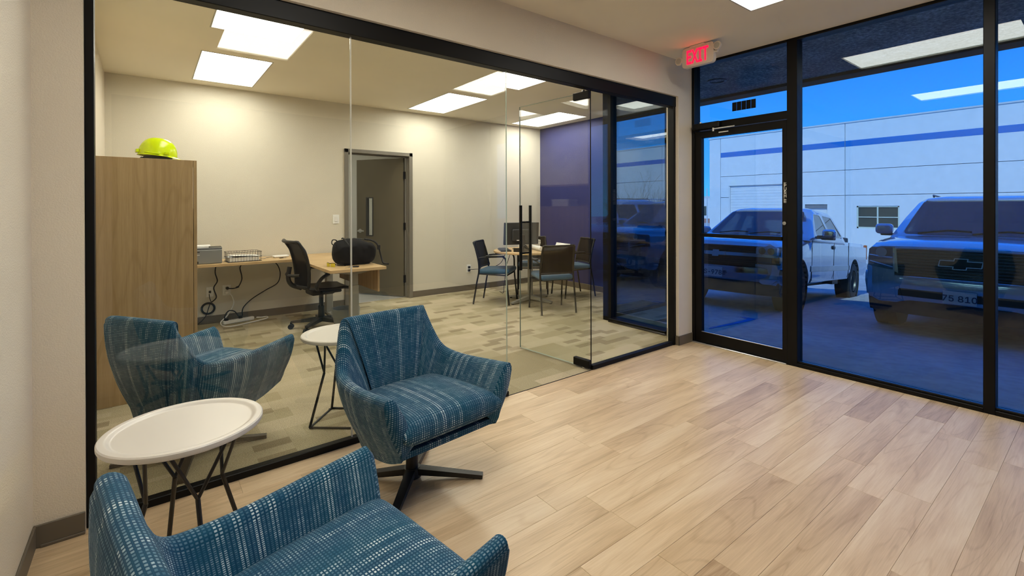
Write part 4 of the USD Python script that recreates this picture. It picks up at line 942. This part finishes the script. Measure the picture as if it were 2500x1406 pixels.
# painted blue line on the drive
lp = [(.84, .285), (1.40, .305), (1.90, .350), (2.20, .395), (2.20, .57), (2.10, .57), (2.10, .455), (1.88, .415), (1.40, .365), (.95, .335)]
def drape(poly, h=.004):
    m = trimesh.creation.extrude_polygon(Polygon(poly), .004, engine='earcut').subdivide_to_size(.2)
    v = np.array(m.vertices); v[:, 2] += [gz(a, b) + h - .004 for a, b in v[:, :2]]; return T(v, m.faces)
bl = obj('painted_line', drape(lp, .006), plain('faded_blue_paint', (.006, .16, .50), .7, vary=.3), None, False)
tag(bl, 'faded blue painted line on the concrete outside the door', 'painted line')

# ---------------------------------------------------------------- warehouse across the drive
BX = 22.0
wh = thing('warehouse', 'pale tilt-wall warehouse with a blue stripe, across the drive', 'building', (BX, 0, 0))
joints = [13.15, 12.42, 5.80, -.85, -7.5, -14.2, -21]
rows = [-1.15, 1.92, 3.16, 5.48]
holes = [(8.72, 11.90, -1.15, 2.60), (3.60, 5.30, .33, 1.40), (6.60, 7.66, -1.0, 1.49)]
obj('wall_core', bx(.10, 9.5, -21, 13.12, -1.2, 5.40), M['tiltshade'], wh)
for i in range(len(joints) - 1):
    y1, y0 = joints[i] - .012, joints[i + 1] + .012
    for k in range(3):
        z0, z1 = rows[k] + .012, rows[k + 1] - .012
        if i == 0: 
            if k: continue
            z0, z1 = rows[0], rows[3] - .03
        p = sbox(y0, z0, y1, z1)
        for a, b, c, d in holes: p = p.difference(sbox(a, c, b, d))
        for q in getattr(p, 'geoms', [p]):
            if q.area > .01: obj('wall_panel', extrude(q, 'x', 0, .15), M['tilt'], wh, False)
obj('coping', bx(-.03, 9.6, -21, 13.2, 5.45, 5.52), M['tiltshade'], wh)
for i in range(1, len(joints) - 1): obj('blue_stripe', bx(-.006, .0, joints[i + 1] + .013, joints[i] - .013, 4.30, 4.585), M['stripe'], wh)
gd = obj('roll_up_door', bx(.115, .125, 8.74, 11.90, -1.15, 2.58), M['tilt'], wh)
for ya, yb_ in ((8.74, 8.80), (11.84, 11.90)): obj('door_track', bx(.02, .12, ya, yb_, -1.15, 2.58), M['tilt'], gd)
for k in range(23): obj('slat', bx(.085 + .004, .12, 8.80, 11.84, -1.1 + k * .16 + .004, -1.1 + (k + 1) * .16 - .004, .012), M['tilt'], gd)
wn = obj('window', [bx(.03, .09, 3.60, 5.30, .33, .40), bx(.03, .09, 3.60, 5.30, 1.34, 1.40), bx(.03, .09, 3.60, 3.66, .33, 1.40), bx(.03, .09, 5.24, 5.30, .33, 1.40), bx(.03, .09, 4.42, 4.48, .40, 1.34), bx(.035, .08, 3.66, 5.24, .85, .89)], plain('cream_window_frame', (.62, .64, .52), .5), wh)
M['farpane'] = plain('far_window_glass', (.060, .068, .052), .12, spec=.6)
for a, b in ((3.66, 4.42), (4.48, 5.24)):
    for c, d in ((.40, .85), (.89, 1.34)): obj('pane', bx(.07, .085, a, b, c, d), M['farpane'], wn)
dr = obj('recessed_door', bx(.09, .13, 6.66, 7.60, -1.0, 1.30), M['tilt'], wh); obj('lintel_shade', bx(.02, .09, 6.62, 7.64, 1.30, 1.45), plain('dark_awning', (.17, .18, .20), .6), dr)
fb = thing('distant_building', 'small white building with dark windows far off at the left', 'building', (60, 38.2, 0))
obj('wall', bx(0, 8, -4, 6, -1.2, 2.85), M['tilt'], fb); obj('roof_edge', bx(-.1, 8, -4.1, 6.1, 2.8, 2.98), M['tiltshade'], fb)
for y in (-1.55, -.45, .8): obj('window', bx(-.02, .05, y, y + .62, .1, 1.5), M['farpane'], fb)
obj('base_course', bx(-.05, .02, -4, 6, -1.2, -.35), plain('red_brick_base', (.40, .20, .16), .8), fb)
up = thing('utility_pole', 'thin pole far off at the left of the warehouse', 'pole', (40, 24.4, -1)); obj('pole', cyl((0, 0, 0), (0, 0, 4.3), .07, .05), M['tiltshade'], up); obj('crossarm', bx(-.05, .05, -.5, .5, 3.3, 3.4), M['tiltshade'], up)

# ---------------------------------------------------------------- vehicles
def paint_metal(name, col, rough=.22, metal=.35):
    g = G(); return g.done(name, g('principled_bsdf', 'BSDF', base_color=col, roughness=rough, metallic=metal, coat_weight=1.0, coat_roughness=.03))
M['silver'] = paint_metal('silver_car_paint', (.46, .50, .55), .16, .6); M['suvpaint'] = paint_metal('pearl_car_paint', (.42, .48, .56), .16, .65)
M['autoglass'] = glass('car_glass', (.50, .56, .58), .07); M['darkauto'] = plain('tinted_car_glass', (.015, .017, .022), .04, spec=.7)
M['lampglass'] = plain('lamp_glass', (.34, .36, .37), .08, coat=1.0, spec=.8); M['lampdark'] = plain('smoked_lamp', (.05, .055, .06), .08, coat=1.0); M['amber'] = plain('amber_lens', (.45, .12, .03), .15)
M['plate'] = plain('licence_plate', (.50, .53, .56), .4); M['ink'] = plain('plate_ink', (.03, .04, .10), .5); M['darkchrome'] = plain('dark_chrome', (.30, .33, .38), .14, metal=1.0); M['dull'] = plain('bumper_plastic', (.028, .028, .030), .55); M['seatcloth'] = plain('car_seat_cloth', (.10, .11, .13), .8)
def ring_sec(x, w, zb, zt, r, crown=.02, n=40):
    """A rounded cross-section in the plane x."""
    s = sbox(-w + r, zb + .06, w - r, zt - r).buffer(r, 8) if r > .061 else sbox(-w + .06, zb + .06, w - .06, zt - .06).buffer(.06, 8)
    ring = s.exterior; L = ring.length; P = [ring.interpolate(L * k / n) for k in range(n)]
    k0 = int(np.argmin([math.hypot(p.x - 0, p.y - zb) for p in P])); P = P[k0:] + P[:k0]
    return [(x, p.x, p.y + crown * (1 - (p.x / w) ** 2) * (p.y > (zb + zt) / 2)) for p in P]
def body_loft(st): return loft([ring_sec(*s) for s in st])
def plan_ring(z, x0, x1, w, r, n=48, taper=0.0):
    s = sbox(x0 + r, -w + r, x1 - r, w - r).buffer(r, 8).exterior; L = s.length; P = [s.interpolate(L * k / n) for k in range(n)]
    k0 = int(np.argmin([math.hypot(p.x - x0, p.y) for p in P])); P = P[k0:] + P[:k0]
    return [(p.x, p.y * (1 - taper * max(0, 1 - (p.x - x0) / .6)), z) for p in P]
def cab_shell(levels, side_polys, front_poly, rear_poly, xf_, xr_, fill=None):
    outer = to_man(loft([plan_ring(*l) for l in levels]))
    inner = to_man(loft([plan_ring(l[0] if i == 0 else l[0] - .045, l[1] + .06, l[2] - .06, l[3] - .055, max(l[4] - .04, .05)) for i, l in enumerate(levels)]))
    m = outer - inner
    for p in side_polys: m = m - to_man(extrude(rounded(Polygon(p), .05), 'y', -1.3, 1.3))
    m = m - to_man(extrude(rounded(Polygon(front_poly), .05), 'x', *xf_)) - to_man(extrude(rounded(Polygon(rear_poly), .05), 'x', *xr_))
    return man(m)
def wheel(parent, x, y, r, w, style):
    s = 1 if y > 0 else -1
    prof = [(r * .60, -w / 2), (r * .93, -w / 2), (r, -w / 2 + .03), (r, w / 2 - .03), (r * .93, w / 2), (r * .60, w / 2)]
    Mx = np.array([[1, 0, 0], [0, 0, -s], [0, s, 0]], float) if s < 0 else np.array([[1, 0, 0], [0, 0, 1], [0, -1, 0]], float)
    put = lambda m: rot_to(m, Mx, (x, y, r))
    t = obj('tire', put(lathe(prof + [prof[0]], 40)), M['rubber'], parent, 35)
    o = w / 2
    parts = [put(lathe([(r * .60, o), (r * .63, o + .002), (r * .60, o - .02), (r * .55, o - .06), (r * .54, -o)], 40)), put(lathe([(0, o - .01), (.07, o - .012), (.085, o - .05), (0, o - .06)], 24))]
    for k in range(6 if style else 5):
        a = 2 * math.pi * k / (6 if style else 5); sp = hull([(.05, -.035, o - .06), (.05, .035, o - .06), (.05, -.03, o - .018), (.05, .03, o - .018), (r * .58, -.028, o - .06), (r * .58, .028, o - .06), (r * .58, -.022, o - .02), (r * .58, .022, o - .02)])
        parts.append(put(moved(sp, rz=math.degrees(a))))
    obj('rim', parts, M['alu'], t, 35); obj('brake_disc', put(lathe([(.06, o - .09), (r * .5, o - .09), (r * .5, o - .10), (.06, o - .10)], 24)), M['dull'], t)
    return t
def bowtie(s):
    h, w = .055 * s, .165 * s
    return Polygon([(-w - .012 * s, -.030 * s), (-.055 * s, -.030 * s), (-.06 * s, -h), (.045 * s, -h), (.05 * s, -.030 * s), (w, -.030 * s), (w + .012 * s, .030 * s), (.055 * s, .030 * s), (.06 * s, h), (-.045 * s, h), (-.05 * s, .030 * s), (-w, .030 * s)])
def licence(parent, x, z, text, ry=0):
    p = obj('licence_plate', bx(x - .008, x, -.152, .152, z - .076, z + .076, .003), M['plate'], parent)
    obj('plate_number', text_on(text, .068, .001, (x - .0085, 0, z - .008), (0, -1, 0), (0, 0, 1)), M['ink'], p, False)

def make_truck(label, loc, rz, pitch):
    t = thing('pickup_truck', label, 'truck', loc, rz, pitch=pitch)
    body = to_man(body_loft([(.09, .86, .55, 1.00, .10, .01), (.13, .93, .50, 1.045, .12, .02), (.22, .965, .47, 1.075, .14, .03), (.6, .985, .46, 1.11, .16, .035), (1.1, .99, .46, 1.14, .16, .035), (1.45, .99, .45, 1.16, .14, .03), (1.6, .985, .45, 1.185, .11, .01), (2.6, .985, .45, 1.19, .10, .01), (4.02, .985, .45, 1.20, .10, .01), (4.05, .985, .50, 1.20, .09, .0), (5.70, .975, .52, 1.20, .09, .0), (5.76, .95, .55, 1.17, .10, .0)]))
    for x in (.97, 4.60):
        body = body - to_man(cyl((x, -1.2, .40), (x, -.66, .40), .455, n=40)) - to_man(cyl((x, .66, .40), (x, 1.2, .40), .455, n=40))
    body = body - to_man(bx(4.14, 5.70, -.80, .80, .72, 1.5)) - to_man(bx(.02, .20, -.62, .62, .70, 1.005)) - to_man(bx(.02, .24, -.95, -.60, .74, 1.005)) - to_man(bx(.02, .24, .60, .95, .74, 1.005))
    body = body - to_man(bx(1.55, 4.0, -.84, .84, .6, 1.3)) 
    obj('body', man(body), M['silver'], t, 28)
    levels = [(1.15, 1.36, 4.03, .965, .16), (1.22, 1.50, 4.02, .945, .16), (1.45, 1.86, 3.95, .845, .16), (1.68, 2.20, 3.85, .745, .16), (1.755, 2.36, 3.78, .69, .20), (1.80, 2.62, 3.6, .55, .22), (1.812, 2.8, 3.4, .40, .2)]
    side1 = [(1.98, 1.245), (2.86, 1.25), (2.80, 1.66), (2.42, 1.655)]; side2 = [(2.98, 1.25), (3.80, 1.26), (3.55, 1.66), (2.95, 1.665)]
    obj('cab', cab_shell(levels, [side1, side2], [(-.80, 1.22), (.80, 1.22), (.66, 1.69), (-.66, 1.69)], [(-.66, 1.28), (.66, 1.28), (.60, 1.62), (-.60, 1.62)], (1.2, 2.9), (3.5, 4.3)), M['silver'], t, 28)
    def slab(P, d): P = np.array(P, float); return hull(np.vstack([P, P + np.array(d)]))
    obj('windshield', slab([(1.52, -.79, 1.225), (1.52, .79, 1.225), (2.20, .655, 1.685), (2.20, -.655, 1.685)], (.006, 0, .004)), M['autoglass'], t, False)
    obj('rear_window', slab([(3.99, -.66, 1.28), (3.99, .66, 1.28), (3.87, .60, 1.63), (3.87, -.60, 1.63)], (.006, 0, 0)), M['autoglass'], t, False)
    for s in (-1, 1):
        for P in (side1, side2): obj('side_window', slab([(x, s * (.932 - (z - 1.22) * .415), z) for x, z in P], (0, -s * .006, 0)), M['autoglass'], t, False)
        obj('headlamp', rbox(.085, .24, s * .775 - .155, s * .775 + .155, .875, 1.0, .02, 10), M['lampglass'], t, 40)
        obj('lamp_reflector', [moved(lathe([(0, .0), (.045, .004), (.052, .012), (0, .014)], 20), (.082, s * (.72 + d), .94), ry=-90) for d in (0, .13)], M['chrome'], t)
        obj('fog_lamp', rbox(.095, .22, s * .735 - .11, s * .735 + .11, .755, .845, .02, 10), M['lampdark'], t, 40)
        obj('side_marker', rbox(.11, .24, s * .905 - .055, s * .905 + .055, .76, .865, .015, 8), M['amber'], t, 40)
        mr = obj('mirror', rbox(1.93, 2.07, s * 1.13 - .105, s * 1.13 + .105, 1.21, 1.37, .05, 12), M['chrome'] if s < 0 else M['silver'], t, 50); obj('mirror_arm', [bx(1.98, 2.05, min(s * .94, s * 1.05), max(s * .94, s * 1.05), 1.20, 1.26, .01), rbox(1.90, 2.06, s * 1.12 - .10, s * 1.12 + .10, 1.185, 1.235, .02, 8)], M['dull'], mr)
        obj('door_handle', rbox(2.80, 2.96, s * .985 - .02, s * .985 + .02, 1.03, 1.10, .018, 8), M['blackplastic'], t)
        obj('side_moulding', [bx(1.50, 4.00, s * .985 - .014, s * .985 + .014, .63, .73, .006), bx(4.08, 4.12, s * .985 - .01, s * .985 + .01, .63, .73, .004)], M['alu'], t)
        for xa, xb_, zt_ in ((1.575, 1.583, 1.16), (2.93, 2.938, 1.16), (4.028, 4.046, 1.19)): obj('door_seam', bx(xa, xb_, s * .986 - .003, s * .986 + .003, .48, zt_), M['dull'], t)
        for x in (.97, 4.60): obj('wheel_well', [lathe([(.445, -.02), (.452, -.02), (.452, .30), (.2, .31)], 30)] and rot_to(lathe([(.44, 0), (.456, 0), (.456, .26), (.15, .27), (.15, .26), (.44, .25)], 30), np.array([[1, 0, 0], [0, 0, -s], [0, 1, 0]], float), (x, s * .97, .40)), M['dull'], t)
        for x in (.97, 4.60): wheel(t, x, s * .84, .385, .25, 0)
    obj('grille', [bx(.14, .20, -.62, .62, .70, 1.0)], M['blackplastic'], t)
    obj('grille_slat', [bx(.115, .15, -.61, .61, z - .006, z + .006, .003) for z in (.735, .765, .795, .925, .952, .979)], M['dull'], t)
    gb = obj('grille_bar', hull([(.07, y, z) for y in (-.60, .60) for z in (.845, .895)] + [(.12, y, z) for y in (-.64, .64) for z in (.84, .90)] + [(.10, y, z) for y in (-.93, .93) for z in (.845, .872)] + [(.20, y, z) for y in (-.95, .95) for z in (.845, .872)]), M['silver'], t)
    obj('emblem', rot_to(extrude(bowtie(.95), 'z', 0, .018), np.array([[0, 0, -1], [-1, 0, 0], [0, 1, 0]], float), (.075, 0, .870)), M['alu'], gb)
    bp = ring = [(0.02, .55), (.0, .60), (.01, .68), (.05, .70), (.22, .70), (.22, .47), (.07, .47)]
    P = []
    for y in np.linspace(-1.0, 1.0, 25):
        off = .20 * abs(y) ** 4; P.append([(x + off, y, z) for x, z in bp])
    obj('bumper', loft(P), M['darkchrome'], t, 40)
    obj('air_dam', loft([[(x + .16 * abs(y) ** 4, y, z) for x, z in ((.08, .47), (.12, .27), (.20, .26), (.25, .47))] for y in np.linspace(-.93, .93, 15)]), M['dull'], t, 40)
    licence(t, -.004, .575, 'KS-9788')
    obj('underbody', [bx(.3, 5.5, -.55, .55, .30, .5), bx(3.2, 3.6, -.9, .9, .36, .48), cyl((4.6, -.8, .385), (4.6, .8, .385), .07)], M['dull'], t)
    obj('dashboard', [rbox(1.50, 1.92, -.80, .80, 1.0, 1.20, .05, 8), tube([(2.10 + .05 * math.cos(a), -.40 + .19 * math.sin(a), 1.17 + .17 * math.cos(a)) for a in np.arange(24) * math.pi / 12], .015, 8, True)], M['seatcloth'], t)
    for y in (-.40, .40): st_ = obj('seat', [moved(rbox(-.08, .08, -.24, .24, 0, .62, .06, 10), (2.75, y, .78), ry=10), rbox(2.25, 2.8, y - .25, y + .25, .62, .80, .05, 8)], M['seatcloth'], t, 40); obj('headrest', moved(rbox(-.05, .05, -.13, .13, .66, .84, .045, 10), (2.76, y, .78), ry=8), M['seatcloth'], st_, 40)
    obj('rear_bench', rbox(3.55, 3.75, -.7, .7, .7, 1.22, .05, 8), M['seatcloth'], t)
    obj('tail_lamp', [bx(5.70, 5.775, s * .95 - .03, s * .95 + .03, .85, 1.18, .01) for s in (-1, 1)], M['amber'], t)
    obj('tool_box', rbox(4.10, 4.55, -.86, .86, 1.16, 1.30, .02, 8), M['dull'], t)
    obj('wiper', [tube([(1.545, y, 1.245), (1.60, y - .30, 1.285), (1.585, y - .52, 1.275)], .008, 6) for y in (.62, .05)], M['blackplastic'], t)
    return t
make_truck('silver extended-cab pickup truck facing the entrance door', (2.617, 1.317, -.228), 5.644, 4.762)

def make_suv(label, loc, rz, pitch):
    t = thing('suv', label, 'car', loc, rz, pitch=pitch)
    body = to_man(body_loft([(.05, .88, .50, 1.00, .10, .01), (.09, .94, .46, 1.09, .13, .02), (.22, .98, .43, 1.135, .15, .035), (.6, 1.01, .42, 1.17, .16, .045), (1.1, 1.02, .42, 1.20, .16, .045), (1.45, 1.02, .42, 1.215, .14, .03), (1.6, 1.015, .42, 1.22, .12, .01), (3.2, 1.015, .42, 1.23, .12, .01), (4.9, 1.01, .44, 1.24, .12, .0), (5.15, .96, .50, 1.20, .14, .0)]))
    for x in (.99, 3.94): body = body - to_man(cyl((x, -1.2, .41), (x, -.70, .41), .46, n=40)) - to_man(cyl((x, .70, .41), (x, 1.2, .41), .46, n=40))
    body = body - to_man(bx(.0, .16, -.64, .64, .73, 1.075)) - to_man(bx(1.6, 4.9, -.86, .86, .6, 1.4))
    for s in (-1, 1): body = body - to_man(extrude([(s * .655, .80), (s * 1.1, .86), (s * 1.1, 1.075), (s * .655, 1.085)][::(1 if s > 0 else -1)], 'x', -.1, .30))
    obj('body', man(body), M['suvpaint'], t, 28)
    levels = [(1.18, 1.32, 5.10, 1.0, .16), (1.25, 1.46, 5.09, .985, .16), (1.50, 1.82, 5.03, .90, .16), (1.74, 2.17, 4.95, .80, .17), (1.82, 2.33, 4.88, .745, .20), (1.87, 2.62, 4.7, .60, .24), (1.885, 2.9, 4.4, .42, .2)]
    sides = [[(1.95, 1.285), (2.78, 1.29), (2.76, 1.72), (2.42, 1.70)], [(2.88, 1.29), (3.75, 1.295), (3.72, 1.73), (2.86, 1.725)], [(3.86, 1.30), (4.75, 1.31), (4.62, 1.72), (3.83, 1.73)]]
    obj('cabin', cab_shell(levels, sides, [(-.84, 1.25), (.84, 1.25), (.71, 1.755), (-.71, 1.755)], [(-.7, 1.32), (.7, 1.32), (.62, 1.70), (-.62, 1.70)], (1.1, 2.9), (4.6, 5.4)), M['suvpaint'], t, 28)
    def slab(P, d): P = np.array(P, float); return hull(np.vstack([P, P + np.array(d)]))
    obj('windshield', slab([(1.475, -.83, 1.255), (1.475, .83, 1.255), (2.19, .705, 1.755), (2.19, -.705, 1.755)], (.006, 0, .004)), M['autoglass'], t, False)
    obj('rear_window', slab([(5.06, -.7, 1.32), (5.06, .7, 1.32), (4.94, .62, 1.70), (4.94, -.62, 1.70)], (.006, 0, 0)), M['darkauto'], t, False)
    for s in (-1, 1):
        for P in sides: obj('side_window', slab([(x, s * (.972 - (z - 1.25) * .37), z) for x, z in P], (0, -s * .006, 0)), M['autoglass'] if P is sides[0] else M['darkauto'], t, False)
        hp = [(s * .66, .805), (s * .945, .862), (s * .965, .93), (s * .955, 1.05), (s * .66, 1.08)]
        hl = [(.085 + 1.25 * max(abs(y) - .66, 0) ** 1.8, y, z) for y, z in hp]
        hd = obj('headlamp', hull(hl + [(x + .16, y * .99, z) for x, y, z in hl]), M['lampdark'], t, 25)
        obj('lamp_divider', [tube([(.075, s * .665, .955), (.118, s * .82, .962), (.21, s * .945, .970)], .010, 6), tube([(.078, s * .665, .835), (.125, s * .84, .875), (.205, s * .94, .890)], .007, 6)], M['alu'], hd)
        obj('lamp_reflector', moved(lathe([(0, .0), (.055, .004), (.062, .014), (0, .016)], 20), (.095, s * .79, 1.02), ry=-90), M['lampglass'], hd)
        obj('chrome_bracket', hull([(x, s * y, z) for x in (.055, .09) for y, z in ((.625, 1.08), (.66, 1.08), (.60, .76), (.645, .79))]), M['chrome'], t)
        mr = obj('mirror', rbox(1.68, 1.84, s * 1.13 - .115, s * 1.13 + .115, 1.24, 1.40, .05, 12), M['suvpaint'], t, 50); obj('mirror_arm', rbox(1.72, 1.84, s * 1.06 - .12, s * 1.06 + .12, 1.215, 1.255, .018, 8), M['blackplastic'], mr)
        obj('door_handle', [rbox(x, x + .17, s * 1.016 - .02, s * 1.016 + .02, 1.06, 1.10, .015, 8) for x in (2.55, 3.45)], M['suvpaint'], t)
        obj('fog_slot', hull([(.10 + .16 * (abs(y)) ** 4 - .035, s * y, z) for y, z in ((.60, .50), (.88, .55), (.88, .60), (.60, .585))] + [(.35, s * y, z) for y, z in ((.60, .50), (.88, .55), (.88, .60), (.60, .585))]), M['blackplastic'], t)
        for x in (.99, 3.94):
            obj('wheel_well', rot_to(lathe([(.445, 0), (.461, 0), (.461, .26), (.15, .27), (.15, .26), (.445, .25)], 30), np.array([[1, 0, 0], [0, 0, -s], [0, 1, 0]], float), (x, s * .99, .41)), M['dull'], t)
            wheel(t, x, s * .87, .395, .26, 1)
    obj('grille', bx(.10, .16, -.64, .64, .73, 1.075), M['blackplastic'], t)
    for k in range(9): obj('grille_slat', hull([(.062, y, z) for y in (-.62, .62) for z in (.752 + k * .036, .764 + k * .036)] + [(.10, y, z) for y in (-.62, .62) for z in (.748 + k * .036, .770 + k * .036)]), M['darkplastic'], t)
    obj('grille_surround', [tube([(.058, -.635, 1.08), (.05, 0, 1.095), (.058, .635, 1.08)], .012, 8)], M['alu'], t)
    eb = obj('emblem', rot_to(extrude(bowtie(1.12), 'z', 0, .02), np.array([[0, 0, -1], [-1, 0, 0], [0, 1, 0]], float), (.056, 0, .925)), M['black'], t)
    obj('emblem_rim', rot_to(extrude(bowtie(1.12).buffer(.006).difference(bowtie(1.12).buffer(-.003)), 'z', 0, .023), np.array([[0, 0, -1], [-1, 0, 0], [0, 1, 0]], float), (.056, 0, .925)), M['lettering'], eb)
    bp = [(.06, .52), (.02, .60), (.03, .70), (.06, .735), (.24, .735), (.24, .40), (.10, .42)]
    obj('bumper', loft([[(x + .17 * abs(y) ** 4, y, z + .03 * y ** 4) for x, z in bp] for y in np.linspace(-.99, .99, 27)]), M['suvpaint'], t, 40)
    obj('lower_intake', loft([[(x + .165 * abs(y) ** 4, y, z) for x, z in ((.025, .485), (.030, .575), (.1, .575), (.1, .485))] for y in np.linspace(-.60, .60, 15)]), M['blackplastic'], t, 40)
    obj('skid_lip', loft([[(x + .17 * abs(y) ** 4, y, z) for x, z in ((.06, .405), (.055, .435), (.3, .435), (.3, .25), (.13, .25), (.08, .33))] for y in np.linspace(-.95, .95, 21)]), M['dull'], t, 40)
    licence(t, .0, .53, '75 8I0'.replace('I', '1'))
    obj('underbody', [bx(.4, 4.9, -.6, .6, .28, .5), cyl((3.94, -.8, .395), (3.94, .8, .395), .07)], M['dull'], t)
    obj('dashboard', [rbox(1.46, 1.95, -.82, .82, 1.0, 1.235, .05, 8), tube([(2.12 + .05 * math.cos(a), -.42 + .19 * math.sin(a), 1.20 + .17 * math.cos(a)) for a in np.arange(24) * math.pi / 12], .015, 8, True)], M['seatcloth'], t)
    for x in (2.75, 3.7):
        for y in (-.42, .42): st_ = obj('seat', [moved(rbox(-.08, .08, -.25, .25, 0, .66, .06, 10), (x, y, .80), ry=10), rbox(x - .5, x, y - .26, y + .26, .62, .82, .05, 8)], M['seatcloth'], t, 40); obj('headrest', moved(rbox(-.05, .05, -.14, .14, .70, .88, .045, 10), (x, y, .80), ry=8), M['seatcloth'], st_, 40)
    obj('roof_rail', [tube([(2.7, s * .66, 1.865), (2.8, s * .68, 1.895), (4.5, s * .68, 1.895), (4.6, s * .66, 1.865)], .014, 8) for s in (-1, 1)], M['blackplastic'], t)
    obj('wiper', [tube([(1.49, y, 1.275), (1.56, y - .35, 1.325), (1.54, y - .60, 1.31)], .008, 6) for y in (.66, .05)], M['blackplastic'], t)
    return t
sv = make_suv('pearl grey SUV with wide slatted grille, parked facing the window', (3.009, -1.624, -.239), 2.339, 2.137)
dup(sv, 'third parked SUV, seen only mirrored in the dark office window', (3.4, -5.1, -.27), 2.0)

# bare trees to the right, seen mirrored in the dark bay window
M['bark'] = plain('tree_bark', (.10, .075, .055), .85); M['leafdry'] = plain('dry_twigs', (.22, .19, .12), .8)
def tree(label, x, y, h, seed):
    r_ = random.Random(seed); t = thing('bare_tree', label, 'tree', (x, y, gz(x, y)))
    trunks, br, tw = [], [], []
    def grow(p, d, L, r, depth):
        pts = [np.array(p)]; dd = np.array(d, float)
        for i in range(4):
            dd += np.array([r_.gauss(0, .10), r_.gauss(0, .10), .05]); dd /= np.linalg.norm(dd); pts.append(pts[-1] + dd * L / 4)
        (trunks if depth == 0 else br if depth < 3 else tw).append(tube(pts, np.linspace(r, r * .6, 5), 6 if depth < 2 else 4))
        if depth < 4:
            for k in range(3 if depth < 3 else 4):
                a = r_.uniform(0, 6.28); nd = dd + np.array([math.cos(a), math.sin(a), .25]) * r_.uniform(.4, .8); grow(pts[r_.choice([2, 3, 4])], nd / np.linalg.norm(nd), L * r_.uniform(.6, .8), r * .55, depth + 1)
    for k in range(3):
        a = 2.1 * k + r_.random(); grow((math.cos(a) * .05, math.sin(a) * .05, -.05), (math.cos(a) * .35, math.sin(a) * .35, 1), h * .36, .045, 0)
    obj('trunk', trunks, M['bark'], t, 60); obj('branches', br, M['bark'], t, 60, kind='stuff'); obj('twigs', tw, M['leafdry'], t, False, kind='stuff')
tree('bare many-stemmed tree at the right of the mirrored view', 16.5, -11.2, 4.6, 3)
tree('bare bushy tree at the left of the mirrored view', 15.5, -13.8, 4.2, 5)
tree('bare tree standing far out beside the drive', 19.0, -9.0, 4.4, 9)
